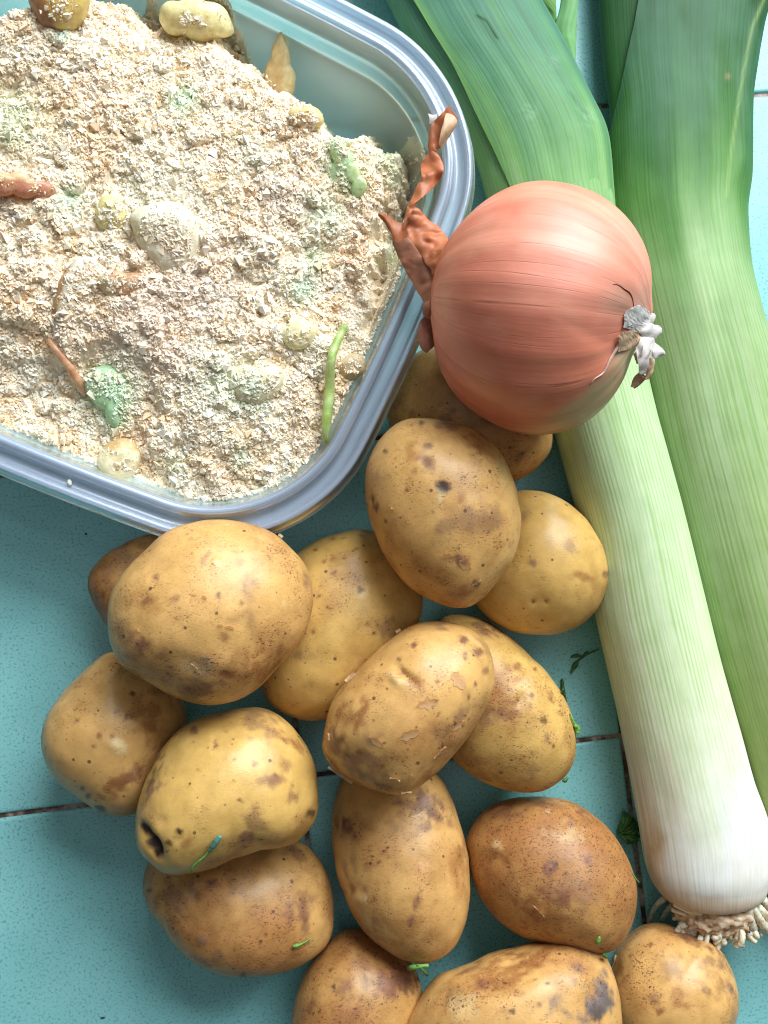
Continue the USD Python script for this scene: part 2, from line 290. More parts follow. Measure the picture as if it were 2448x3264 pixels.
def potato(outline, zc, c, label, marks=(), base='y', brown=0.45, scurf=0.5, seed=0, lump=0.0011, group=None, flakes=(), dull=0.0):
    b = body(outline, zc, c, 5, lump=lump, seed=seed)
    v, f = b['v'], b['f']; n = normals(v, f); facing = (n * (CP - v)).sum(1) > 0
    q = v * 1.0
    A = fbm(q * 38 + seed * 3.7, 4, seed + 11); B = fbm(q * 110 + seed * 1.3, 4, seed + 23); Cn = fbm(q * 320 + seed, 3, seed + 31)
    wb = sstep(0.40, 0.72, A * .65 + B * .25 + Cn * .10 + (brown - .41) * .5)
    col = lerp(PC[base], PC['b'], wb * .85)
    wp = sstep(0.60, 0.74, fbm(q * 75 + seed * 5.1, 4, seed + 47) * .8 + Cn * .2 + (scurf - .5) * .12); col = lerp(col, PC['k'], wp * .6)
    sc = np.clip(wb * .5 + sstep(.45, .7, B) * .5 + scurf - .4, 0, 1)
    px = project(v); disp = np.zeros(len(v))
    for (mx, my, mr, mc, ms, dent, rx, ang, hard) in marks:
        d = (px - [mx, my]) / mr; ca, sa = math.cos(ang), math.sin(ang)
        d = np.stack([(d[:, 0] * ca + d[:, 1] * sa) / rx, -d[:, 0] * sa + d[:, 1] * ca], 1); rr = np.hypot(d[:, 0], d[:, 1])
        if mc:
            nz = .25 if hard > 1.9 else (1.0 if mr > 20 else .3); w = np.clip((1.0 - rr + ((B - .5) * 1.8 + (Cn - .5) * 2.6) * nz) * (1.3 if mr > 20 else 2.2) * hard, 0, 1) * ms * (.88 if hard <= 1 and mr > 25 else 1.0) * facing * (rr < 2.2)
            col = lerp(col, PC[mc], w); sc = np.clip(sc + w * .3, 0, 1)
        if dent: disp -= np.exp(-rr ** 2 * 1.6) * dent * facing
    v = v + n * disp[:, None]
    low = v[:, 2].min()
    if low < 0.0002: v[:, 2] = np.where(v[:, 2] < 0.004, 0.0003 + (v[:, 2] - low) * (0.0037 / (0.004 - low)), v[:, 2])
    base_pt = (b['C'][0], b['C'][1], v[:, 2].min())
    if not flakes:
        put('potato', (v, f), m_potato, None, label=label, category='potato', group=group, base=base_pt, tint=col, scurf=sc)
    else:
        t = thing('potato', label, 'potato', base_pt, group)
        put('skin', (v, f), m_potato, t, tint=col, scurf=sc)
        tm = trimesh.Trimesh(v, f, process=False)
        for (fx, fy, L, wd, ang) in flakes:
            flake(tm, v, n, px, facing, fx, fy, L, wd, ang, t)
    b['v'] = v; BODIES.append((label, v, f)); return b
BODIES = []
def flake(tm, v, n, px, facing, fx, fy, L, wd, ang, parent):
    """A curl of loose skin, lifting off the potato from one edge."""
    i = np.argmin(np.where(facing, ((px - [fx, fy]) ** 2).sum(1), 1e12)); c, nn = v[i], n[i]
    s = 0.38 / F; t = RIGHTV * math.cos(ang) - UPV * math.sin(ang); t = t - nn * (t @ nn); t /= np.linalg.norm(t); o = np.cross(nn, t)
    pts = []
    for a in np.linspace(-.5, .5, 7):
        ww = wd * .72 * s * (1 - (2 * a) ** 2 * .9) * (1 + .35 * math.sin(a * 21 + fx))
        for bq in np.linspace(-.5, .5, 5):
            lift = 0.0002 + max(0, bq + .2) ** 2 * 0.0022
            pts.append(c + t * a * L * .8 * s + o * bq * ww + nn * lift)
    g = np.array(pts); fc = grid_faces(7, 5)
    put('skin_flake', (np.vstack([g, g + nn * .00012]), np.vstack([fc, fc[:, ::-1] + 35])), m_flake, parent, smooth=True)

GP = None
pk = px_mark
potato(ov([(860, 800), (900, 760), (960, 745), (1030, 760), (1100, 800), (1160, 860), (1192, 930), (1190, 970), (1160, 1010), (1110, 1040), (1050, 1045), (980, 1030), (910, 990), (850, 930), (835, 860)]), .0255, .025,
       'potato half hidden beneath the onion and the tub rim', [pk(R2, 1100, 240, 40, 'p', .8), pk(R2, 720, 40, 60, 'p', .8), pk(R2, 520, 30, 30, 'b', .6)], seed=1, brown=.35)
potato(cr(*R2, [(1075, 440), (1180, 440), (1300, 475), (1400, 550), (1480, 640), (1535, 740), (1560, 860), (1545, 980), (1490, 1080), (1400, 1155), (1290, 1195), (1170, 1200), (1060, 1185), (960, 1140), (880, 1070), (830, 1000), (830, 900), (870, 780), (900, 650), (950, 530), (1010, 465)]), .0260, .0255,
       'greenish yellow round potato touching the front leek, below the onion', [pk(R2, 1160, 1030, 16, 'd', .8, .0007), pk(R2, 1230, 1030, 16, 'r', .9, .0007), pk(R2, 1200, 1020, 60, 'y', .6, .0006), pk(R2, 1160, 820, 25, 'k', .8), pk(R2, 1420, 890, 30, 'r', .6, 0, 2.5, .4), pk(R2, 1350, 740, 40, 'k', .5, 0, 1.8, .6), pk(R2, 1540, 880, 25, 'p', .7), pk(R2, 1250, 500, 80, 'l', .4)], seed=2, base='Y', brown=.30, scurf=.35)
potato(cr(*R2, [(560, 52), (450, 75), (360, 150), (305, 240), (280, 350), (280, 450), (295, 580), (330, 690), (380, 790), (450, 880), (540, 960), (640, 1020), (740, 1052), (810, 1048), (880, 1010), (960, 930), (1040, 830), (1080, 730), (1097, 610), (1080, 480), (1045, 370), (990, 250), (920, 165), (830, 105), (700, 65)]), .0610, .0270,
       'large pale potato with a dark cracked spot, on top beneath the onion', [pk(R2, 590, 280, 55, 'p', .9, .0004), pk(R2, 540, 250, 70, 'b', .7), pk(R2, 620, 200, 35, 'k', .9), pk(R2, 675, 418, 36, 'd', .95, .0006, 1.2, .5, 1.6), pk(R2, 305, 490, 42, 'd', .85, .0004, .5), pk(R2, 320, 520, 40, 'p', .9), pk(R2, 378, 232, 15, 'd', .8), pk(R2, 570, 82, 18, 'd', .8), pk(R2, 490, 437, 12, 'r', 1), pk(R2, 380, 600, 13, 'p', 1), pk(R2, 800, 815, 40, 'p', .9, 0, 1, .6), pk(R2, 860, 925, 28, 'p', .9), pk(R2, 790, 470, 45, 'b', .6), pk(R2, 860, 570, 60, 'k', .35), pk(R2, 700, 85, 40, 'p', .6, 0, 2), pk(R2, 880, 180, 90, 'b', .7), pk(R2, 545, 580, 9, 'd', .9), pk(R2, 625, 555, 9, 'd', .8), pk(R2, 660, 480, 40, 'l', .6), pk(R2, 760, 1010, 90, 'b', .6)], seed=3, brown=.33, scurf=.5,
       flakes=[(1480, 1800, 60, 40, .7), (1425, 1770, 45, 25, -.2), (1250, 1619, 26, 16, .3), (1515, 1855, 40, 26, -.5)])
potato(cr(*R1, [(650, 175), (560, 190), (450, 240), (350, 320), (305, 390), (300, 460), (320, 520), (360, 590), (405, 660), (500, 700), (620, 660), (720, 560), (760, 420), (740, 280), (700, 200)]), .0190, .0185,
       'small brown potato mostly hidden behind the biggest potato', [pk(R1, 380, 500, 40, 'd', .6), pk(R1, 500, 280, 70, 'k', .6)], seed=4, base='o', brown=.75, scurf=.6)
potato(ov([(800, 1145), (740, 1150), (680, 1172), (635, 1205), (595, 1280), (570, 1400), (565, 1490), (590, 1530), (640, 1555), (700, 1557), (760, 1515), (840, 1445), (890, 1375), (912, 1310), (905, 1240), (865, 1175)]), .0270, .0265,
       'smooth yellow potato with small dark freckles and a bright highlight', [pk(R1, 1500 + 50 * (i % 3) - 30 * (i // 3), 250 + 62 * i, 13, 'r', .85) for i in range(8)] + [pk(R2, 100 + 60 * (i % 4), 690 + 55 * (i // 2), 12, 'r', .8) for i in range(6)] + [pk(R2, 250, 965, 15, 'd', .8, .0006), pk(R2, 290, 1140, 12, 'd', .8), pk(R2, 318, 1195, 12, 'd', .9), pk(R2, 420, 975, 10, 'd', .8), pk(R2, 260, 660, 60, 'p', .6), pk(R1, 1480, 960, 35, 'k', .8), pk(R1, 1410, 810, 30, 'k', .7), pk(R2, 400, 1170, 60, 'k', .7)], seed=5, base='Y', brown=.24, scurf=.25)
potato(cr(*R3, [(415, 50), (330, 100), (230, 190), (150, 280), (90, 370), (55, 470), (50, 560), (80, 650), (140, 730), (220, 790), (290, 840), (350, 880), (420, 905), (500, 912), (560, 895), (620, 830), (670, 720), (730, 600), (800, 470), (820, 360), (780, 240), (680, 130), (540, 60)]), .0270, .0265,
       'leftmost potato, smooth tan, with a small pale scar', [pk(R3, 520, 710, 55, 'p', .9, 0, 1.2), pk(R3, 460, 760, 80, 'b', .8), pk(R3, 270, 765, 22, 'p', .9), pk(R3, 300, 810, 20, 'd', .7), pk(R3, 360, 490, 22, 'b', .9), pk(R3, 430, 495, 18, 'r', .8), pk(R3, 330, 545, 14, 'r', .8), pk(R3, 450, 365, 13, 'd', .7), pk(R3, 535, 265, 17, 'd', .8), pk(R3, 500, 390, 14, 'd', .7), pk(R3, 450, 545, 40, 'l', .8, -.0008, 2.2, .45), pk(R3, 620, 380, 120, 'b', .7), pk(R3, 245, 410, 16, 'k', .7), pk(R3, 370, 875, 20, 'd', .9, 0, 2.2, .4)], seed=6, brown=.36, scurf=.35)
P9_ = cr(*R5, [(120, 260), (97, 340), (100, 430), (130, 510), (190, 580), (240, 660), (310, 740), (400, 800), (500, 840), (600, 855), (720, 855), (820, 835), (920, 795), (1010, 735), (1070, 670), (1100, 590), (1105, 480), (1090, 380), (1060, 290), (1010, 210), (940, 150), (860, 120), (700, 120), (450, 140), (250, 180)])
potato(P9_, .0235, .0230, 'greyish tan potato with purple bruises, bare tile at its left', [pk(R5, 370, 430, 50, 'p', .8, .0016, .5, .3), pk(R5, 470, 345, 36, 'p', .85), pk(R5, 260, 430, 100, 'k', .8), pk(R5, 410, 655, 40, 'k', .9, -.0006), pk(R5, 930, 500, 75, 'p', .75), pk(R5, 960, 590, 45, 'p', .6), pk(R5, 880, 352, 10, 'd', 1, 0, 1, 0, 2), pk(R5, 713, 665, 11, 'd', 1, 0, 1, 0, 2), pk(R5, 780, 365, 7, 'd', 1), pk(R5, 125, 395, 22, 'd', .8), pk(R5, 740, 630, 16, 'r', .7), pk(R5, 620, 845, 20, 'd', .7), pk(R5, 480, 740, 60, 'k', .7), pk(R5, 620, 380, 120, 'g', .25), pk(R5, 900, 200, 50, 'k', .7)], seed=9, brown=.42, scurf=.4)
P8_ = cr(*R3, [(900, 385), (830, 420), (760, 470), (690, 550), (630, 660), (580, 780), (555, 880), (548, 980)]) + cr(*R5, [(50, 90), (70, 180), (130, 240), (210, 300), (290, 312), (360, 300), (470, 270), (580, 222), (700, 185), (800, 170), (900, 140), (965, 80)]) + cr(*R3, [(1505, 920), (1520, 820), (1510, 720), (1480, 600), (1420, 490), (1330, 400), (1230, 350), (1100, 350), (980, 372)])
potato(P8_, .0500, .0255, 'potato with a black rotten hollow at its lower left end', [pk(R3, 640, 1060, 72, 'd', 1, .0036, .55, -.6, 2.4), pk(R3, 598, 985, 55, 'd', 1, .0018, .5, -.5, 2.0), pk(R3, 665, 1115, 48, 'd', 1, .0018, .6, -.6, 2.0), pk(R3, 775, 1030, 34, 'd', .95, .0008, .8, .3, 1.5), pk(R3, 730, 1055, 22, 'd', .8), pk(R3, 830, 1060, 50, 'r', .7), pk(R3, 650, 690, 55, 'd', .75, 0, .55, .2), pk(R3, 640, 760, 50, 'p', .8), pk(R3, 660, 600, 40, 'p', .8), pk(R3, 970, 530, 60, 'p', .9, .0005, .25), pk(R3, 860, 460, 28, 'k', .9), pk(R3, 1270, 730, 60, 'p', .85, 0, 1.3), pk(R3, 1330, 640, 60, 'p', .5), pk(R3, 1180, 640, 22, 'p', .7), pk(R3, 1140, 1030, 45, 'p', .85), pk(R3, 1180, 940, 70, 'k', .6), pk(R3, 1480, 900, 32, 'd', .8), pk(R3, 1380, 810, 35, 'p', .6, 0, 2, -.6), pk(R3, 1070, 610, 10, 'd', .9), pk(R3, 1075, 735, 9, 'd', .9), pk(R3, 1100, 833, 12, 'd', .8, 0, 2.4), pk(R3, 885, 670, 12, 'r', .6), pk(R3, 840, 760, 10, 'r', .6), pk(R3, 690, 945, 40, 'y', .6, .0006), pk(R3, 1200, 390, 130, 'k', .7), pk(R3, 1420, 520, 60, 'b', .7)], seed=8, base='Y', brown=.34, scurf=.3)
P4_ = cr(*R1, [(950, 92), (840, 110), (750, 140), (670, 190), (600, 260), (530, 330), (470, 400), (430, 470), (408, 560), (408, 650), (420, 740), (450, 820), (500, 880), (580, 930), (680, 990), (780, 1040), (860, 1065), (930, 1075), (1020, 1065), (1110, 1035), (1200, 980), (1290, 890), (1370, 800), (1430, 720), (1470, 620), (1492, 520), (1480, 430), (1440, 320), (1380, 250), (1300, 180), (1200, 130), (1080, 102)])
potato(P4_, .0620, .0285, 'biggest potato, lying on top against the front edge of the tub', [pk(R1, 990, 490, 22, 'd', .8), pk(R1, 1115, 540, 14, 'd', .8), pk(R1, 1070, 462, 10, 'd', .8), pk(R1, 1030, 715, 40, 'r', .6), pk(R1, 760, 510, 30, 'p', .6), pk(R1, 600, 750, 40, 'p', .8), pk(R1, 600, 530, 35, 'p', .7, 0, .6, .6), pk(R1, 660, 400, 25, 'p', .7), pk(R1, 500, 660, 60, 'k', .6), pk(R1, 1110, 310, 40, 'k', .6), pk(R1, 920, 300, 35, 'p', .5, 0, .6, .5), pk(R1, 980, 325, 30, 'l', .8, -.0006), pk(R1, 850, 870, 60, 'l', .5, .0010, 2, .5), pk(R1, 915, 1000, 45, 'p', .6, 0, 1.8), pk(R1, 1200, 880, 120, 'b', .8), pk(R1, 850, 1010, 130, 'k', .7), pk(R1, 500, 800, 90, 'k', .5), pk(R1, 640, 560, 130, 'b', .5), pk(R1, 1140, 450, 40, 'k', .4), pk(R1, 1330, 540, 18, 'l', .7), pk(R1, 1035, 915, 26, 'r', .9, .0006, 1.8, .1)], seed=14, brown=.40, scurf=.6,
       flakes=[(735, 2000, 34, 12, .3), (700, 1990, 22, 8, .2), (895, 1713, 20, 12, 1.2), (617, 2127, 30, 10, .9), (650, 1903, 20, 9, .5), (440, 2003, 22, 10, .4)])
potato(cr(*R4, [(930, 35), (820, 25), (760, 35), (715, 90), (700, 200), (715, 400), (740, 600), (775, 760), (830, 880), (900, 940), (1030, 1010), (1150, 1050), (1270, 1060), (1370, 1040), (1450, 990), (1515, 900), (1535, 800), (1535, 700), (1510, 600), (1460, 480), (1390, 380), (1300, 290), (1200, 200), (1100, 115), (1010, 62)]), .0265, .0260,
       'freckled yellow potato beside the green sprig, right of the flaky one', [pk(R4, 1215, 520, 70, 'p', .7, .0010, .45, .5), pk(R4, 1150, 580, 60, 'r', .7, 0, 1.8, -.4), pk(R4, 1395, 520, 50, 'r', .8, 0, .45, -.5), pk(R4, 1430, 580, 40, 'r', .6, 0, .4, -.5), pk(R4, 1350, 640, 22, 'd', .7), pk(R4, 1280, 490, 22, 'r', .9), pk(R4, 1105, 605, 13, 'd', .8), pk(R4, 1230, 640, 10, 'r', .8), pk(R4, 1100, 945, 10, 'd', .8), pk(R4, 1410, 790, 10, 'd', .8), pk(R4, 1280, 820, 14, 'r', .7), pk(R4, 1200, 320, 30, 'r', .7), pk(R4, 1300, 335, 14, 'r', .8), pk(R4, 1240, 440, 70, 'l', .5, 0, .5, .5), pk(R4, 1000, 100, 80, 'p', .8), pk(R4, 1130, 380, 80, 'b', .5), pk(R4, 1370, 740, 30, 'k', .7, 0, .5), pk(R4, 1250, 700, 40, 'k', .4)], seed=11, base='Y', brown=.36, scurf=.65)
potato(ov([(760, 1655), (725, 1715), (718, 1790), (725, 1860), (740, 1920), (760, 1970), (790, 2015), (830, 2050), (880, 2075), (930, 2080), (970, 2060), (1000, 2010), (1013, 1940), (1010, 1860), (995, 1780), (975, 1720), (945, 1670), (900, 1645), (830, 1635)]), .0260, .0255,
       'upright oval potato with a short brown slit near its lower end', [pk(R5, 1525, 510, 95, 'p', .9, .0009, .16, .28), pk(R5, 1500, 640, 45, 'b', .8), pk(R5, 1130, 50, 60, 'p', .9), pk(R5, 1220, 390, 40, 'p', .6, .0006, 1.6, -.3), pk(R5, 1230, 440, 36, 'l', .8, -.0006), pk(R5, 1320, 440, 10, 'r', .8), pk(R5, 1340, 245, 9, 'd', .7), pk(R5, 1600, 60, 30, 'k', .8), pk(R5, 1330, 600, 70, 'k', .5), pk(R5, 1210, 300, 70, 'k', .5), (1345, 2560, 60, 'p', .8, 0, 1, 0, 1), (1385, 2560, 40, 'k', .8, 0, 1, 0, 1), (1470, 2700, 36, 'b', .8, 0, .5, 0, 1), (1100, 2640, 50, 'p', .8, 0, .6, 0, 1)], seed=12, brown=.40, scurf=.45,
       flakes=[(1070, 2610, 44, 24, 1.1), (1330, 2590, 60, 34, -.5)])
P10_ = cr(*R4, [(700, 55), (600, 75), (500, 125), (420, 185), (330, 265), (250, 350), (180, 430), (120, 520), (80, 620), (60, 720), (55, 800), (80, 870), (130, 930), (210, 985), (310, 1030), (420, 1060), (500, 1068), (560, 1060), (640, 1010), (740, 930), (830, 830), (920, 720), (990, 600), (1040, 500), (1065, 400), (1055, 290), (1020, 190), (960, 120), (880, 80), (790, 60)])
potato(P10_, .0590, .0265, 'potato with many loose curled skin flakes and a deep scar', [pk(R4, 540, 370, 80, 'r', .8, .0022, .22, -.85), pk(R4, 590, 400, 40, 'b', .8, .0006), pk(R4, 480, 400, 60, 'l', .4, -.0010, .5, -.8), pk(R4, 270, 600, 110, 'r', .85, 0, .32, .25), pk(R4, 210, 640, 110, 'b', .8, 0, .8, .3), pk(R4, 110, 800, 90, 'p', .75), pk(R4, 250, 900, 120, 'p', .6, .0010, 1.6, .2), pk(R4, 880, 165, 30, 'p', .9, 0, 1, .5), pk(R4, 970, 235, 30, 'p', .8), pk(R4, 890, 262, 22, 'p', .9, 0, .6, .2), pk(R4, 735, 410, 15, 'r', .9), pk(R4, 730, 525, 14, 'r', .9), pk(R4, 730, 605, 14, 'r', .9), pk(R4, 910, 500, 18, 'r', .9), pk(R4, 875, 668, 16, 'r', .9), pk(R4, 600, 683, 14, 'r', .9), pk(R4, 430, 605, 12, 'r', .8), pk(R4, 460, 860, 14, 'r', .8), pk(R4, 610, 890, 12, 'd', .9), pk(R4, 590, 195, 22, 'p', .9), pk(R4, 500, 280, 20, 'p', .8), pk(R4, 430, 455, 11, 'd', .8), pk(R4, 300, 432, 10, 'r', .8), pk(R4, 950, 430, 24, 'p', .8, 0, .6), pk(R4, 850, 600, 60, 'k', .6), pk(R4, 755, 790, 12, 'd', .8), pk(R4, 410, 770, 13, 'd', .8), pk(R4, 265, 830, 18, 'r', .7), pk(R4, 745, 90, 45, 'k', .7, 0, 2), pk(R4, 1010, 350, 30, 'p', .6), pk(R4, 680, 980, 60, 'b', .7)], seed=10, brown=.30, scurf=.35,
       flakes=[(1200, 2360, 66, 34, .6), (1300, 2345, 90, 40, -.35), (1460, 2165, 76, 50, .9), (1365, 2245, 80, 40, -.2), (1395, 2395, 60, 24, -.6), (1308, 2478, 44, 20, 1.2), (1260, 2478, 40, 22, .3), (1120, 2160, 50, 30, -.9), (1270, 2010, 22, 16, .2), (1295, 2520, 40, 26, .1), (1052, 2345, 26, 18, 1.0), (1455, 2310, 60, 40, -.4), (1080, 2470, 110, 16, .15)])
potato(cr(*R6, [(450, 150), (350, 165), (260, 210), (190, 290), (150, 370), (152, 460), (165, 560), (200, 650), (260, 740), (340, 820), (430, 880), (530, 910), (650, 940), (760, 970), (870, 980), (940, 950), (1000, 870), (1035, 760), (1040, 650), (1010, 520), (970, 420), (910, 330), (830, 250), (740, 190), (620, 155), (530, 148)]), .0295, .0290,
       'large brownish potato left of the leek roots, dark russet below', [pk(R6, 610, 510, 26, 'd', .7, 0, .8), pk(R6, 580, 530, 34, 'p', .8), pk(R6, 770, 490, 36, 'p', .85), pk(R6, 320, 465, 50, 'r', .9, .0008, 1.7, -.35), pk(R6, 310, 420, 40, 'l', .6, -.0007), pk(R6, 560, 760, 150, 'b', .8), pk(R6, 480, 720, 90, 'r', .6), pk(R6, 620, 690, 60, 'p', .6), pk(R6, 770, 250, 40, 'p', .6, 0, 1.6, .5), pk(R6, 700, 290, 30, 'p', .5), pk(R6, 930, 620, 50, 'k', .8), pk(R6, 350, 190, 100, 'p', .6, 0, 1.5, -.3), pk(R6, 210, 600, 100, 'b', .8), pk(R6, 850, 860, 90, 'b', .6), pk(R6, 920, 880, 40, 'd', .6, 0, .35, .5), pk(R6, 540, 180, 50, 'p', .6), pk(R6, 670, 555, 14, 'p', 1), pk(R6, 680, 360, 90, 'l', .35)], seed=13, base='o', brown=.62, scurf=.7,
       flakes=[(1660, 2820, 40, 16, 1.2), (1750, 2590, 30, 14, .8), (1715, 2900, 60, 12, .8), (1960, 2850, 120, 10, -.5)])
potato(cr(*R5, [(1180, 590), (1090, 650), (1010, 740), (950, 830), (910, 920), (885, 1020), (878, 1110), (900, 1250), (1000, 1350), (1200, 1400), (1400, 1350), (1500, 1250), (1560, 1100), (1572, 950), (1545, 840), (1480, 740), (1400, 660), (1300, 605)]), .0235, .0230,
       'dark russet potato cut off by the bottom edge, centre left', [pk(R5, 1280, 900, 60, 'd', .6), pk(R5, 1150, 910, 60, 'p', .7), pk(R5, 990, 1010, 45, 'r', .8, 0, .6), pk(R5, 1430, 850, 130, 'p', .8), pk(R5, 1300, 700, 160, 'b', .8), pk(R5, 1500, 900, 60, 'd', .5), pk(R5, 1200, 1080, 60, 'r', .6), pk(R5, 1100, 905, 14, 'd', .8), pk(R5, 1085, 818, 10, 'd', .7)], seed=15, base='o', brown=.52, scurf=.6)
potato(cr(*R6, [(1150, 810), (1080, 820), (1000, 870), (930, 960), (900, 1060), (890, 1200), (920, 1350), (1000, 1500), (1200, 1580), (1400, 1530), (1540, 1400), (1580, 1300), (1582, 1200), (1560, 1090), (1510, 980), (1440, 895), (1350, 872), (1280, 848), (1220, 825)]), .0270, .0265,
       'potato under the leek roots with a brown scurfy right side', [pk(R6, 1400, 1050, 130, 'k', .75), pk(R6, 1480, 1150, 80, 'p', .6), pk(R6, 1120, 930, 16, 'r', .9), pk(R6, 1010, 990, 14, 'r', .8), pk(R6, 1140, 1210, 40, 'p', .6), pk(R6, 1280, 1200, 70, 'b', .7), pk(R6, 1170, 1285, 24, 'r', .8), pk(R6, 1350, 900, 60, 'p', .8, 0, 2, .3), pk(R6, 1230, 1030, 80, 'k', .4), pk(R6, 1100, 1100, 120, 'y', .6), pk(R6, 940, 1080, 60, 'b', .8)], seed=16, brown=.38, scurf=.5,
       flakes=[(1960, 3070, 70, 40, 1.0), (2310, 3150, 44, 30, .3)])
potato(cr(*R6, [(640, 900), (500, 920), (350, 955), (200, 1010), (80, 1060), (0, 1095), (-60, 1160), (-120, 1250), (-170, 1350), (-180, 1450), (-100, 1560), (50, 1640), (350, 1680), (650, 1640), (880, 1540), (955, 1400), (962, 1300), (955, 1200), (930, 1100), (890, 1000), (830, 935), (740, 903)]), .0420, .0280,
       'long potato at the bottom edge with a grey mouldy end', [pk(R6, 850, 1250, 130, 'g', .95, 0, .8, 0, 1.2), pk(R6, 870, 1080, 60, 'g', .8, 0, .6), pk(R6, 800, 980, 40, 'g', .6), pk(R6, 730, 1310, 60, 'g', .85), pk(R6, 600, 1240, 50, 'g', .7, 0, 1.4, .4), pk(R6, 840, 1310, 50, 'd', .6), pk(R6, 710, 1130, 26, 'd', .7), pk(R6, 720, 1140, 90, 'y', .6, -.0010), pk(R6, 740, 1060, 30, 'k', .9), pk(R6, 350, 1090, 130, 'b', .85, .0016, 2.2, -.3), pk(R6, 520, 1000, 80, 'b', .7, 0, 2, -.4), pk(R6, 220, 1140, 40, 'p', .6), pk(R6, 390, 1285, 18, 'd', .8), pk(R6, 575, 1130, 12, 'd', .9), pk(R6, 500, 1110, 12, 'd', .7), pk(R6, 30, 1220, 70, 'b', .6, .0006, .3, .2), pk(R6, 140, 1260, 110, 'l', .5), pk(R6, 525, 1250, 20, 'p', .8), pk(R6, 230, 1197, 14, 'r', .8)], seed=17, brown=.34, scurf=.5)

# ------------------------------------------------------------------ leeks
def leek_mat(name, stripe, gloss):
    return mat(name, {
        'a': ('attribute', {'attribute': 'tint'}), 'gr': ('attribute', {'attribute': 'grain'}),
        'm1': ('mapping', {'scale': (1.0, 0.012, 1.0)}), 'm2': ('mapping', {'scale': (1.0, 0.05, 1.0)}),
        'n1': ('noise_texture', {'scale': 900.0, 'detail': 0.3, 'roughness': 0.5}), 'n2': ('noise_texture', {'scale': 1500.0, 'detail': 2.0}), 'sx': ('separate_xyz', {}), 'sk': ('math', {'math_type': 'multiply', 'value2': 2900.0}), 'sp': ('math', {'math_type': 'multiply_add', 'value2': 22.0}), 'si': ('math', {'math_type': 'sine'}), 'sa': ('math', {'math_type': 'multiply_add', 'value2': .10}), 'sb': ('math', {'math_type': 'multiply_add', 'value2': .60, 'value3': .20}), 'm4': ('mapping', {'scale': (1.0, 0.02, 1.0)}), 'n4': ('noise_texture', {'scale': 55.0, 'detail': 1.0}), 'st': ('attribute', {'attribute': 'stripe'}), 'ss': ('math', {'math_type': 'multiply'}), 'n3': ('noise_texture', {'scale': 90.0, 'detail': 4.0}),
        'r1': ('rgb_ramp', {'ramp': [(0.36, (1, 1, 1)), (0.46, (0.35, 0.35, 0.35)), (0.54, (0, 0, 0))]}),
        'sm': ('math', {'math_type': 'multiply', 'value2': stripe}),
        'c1': ('mix_color', {'blend_type': 'multiply', 'b': (0.55, 0.78, 0.38)}),
        'r2': ('rgb_ramp', {'ramp': [(0.3, (0.92, 0.93, 0.90)), (0.7, (1.05, 1.05, 1.06))]}), 'c2': ('mix_color', {'blend_type': 'multiply', 'fac': 1.0}),
        'r3': ('rgb_ramp', {'ramp': [(0.3, (0.92, 0.94, 0.90)), (0.7, (1.05, 1.04, 1.07))]}), 'c3': ('mix_color', {'blend_type': 'multiply', 'fac': 1.0}),
        'b1': ('bump', {'strength': 0.15, 'distance': 0.0008}), 'b2': ('bump', {'strength': 0.055, 'distance': 0.0004}),
        'p': ('principled_bsdf', {'roughness': gloss, 'specular_ior_level': 0.13, 'diffuse_roughness': 0.2})},
        [('gr.vector', 'm1.vector'), ('gr.vector', 'm2.vector'), ('m1.vector', 'n1.vector'), ('m2.vector', 'n2.vector'), ('gr.vector', 'n3.vector'),
         ('gr.vector', 'sx.vector'), ('sx.x', 'sk.value1'), ('gr.vector', 'm4.vector'), ('m4.vector', 'n4.vector'), ('n4.fac', 'sp.value1'), ('sk.value', 'sp.value3'), ('sp.value', 'si.value1'), ('n1.fac', 'sb.value1'), ('si.value', 'sa.value1'), ('sb.value', 'sa.value3'), ('sa.value', 'r1.fac'), ('r1.color', 'sm.value1'), ('sm.value', 'ss.value1'), ('st.fac', 'ss.value2'), ('ss.value', 'c1.fac'), ('a.color', 'c1.a'), ('n2.fac', 'r2.fac'), ('c1.result', 'c2.a'), ('r2.color', 'c2.b'),
         ('n3.fac', 'r3.fac'), ('c2.result', 'c3.a'), ('r3.color', 'c3.b'), ('c3.result', 'p.base_color'), ('n1.fac', 'b1.height'), ('n2.fac', 'b2.height'), ('b1.normal', 'b2.normal'), ('b2.normal', 'p.normal')])
m_leek = leek_mat('leek_skin', 0.62, 0.5)
def stripe_of(y): return np.interp(y, [-300, 0, 500, 900, 1300, 2150, 2480, 2700], [.55, .55, .6, .8, 1.0, .9, .25, .0])
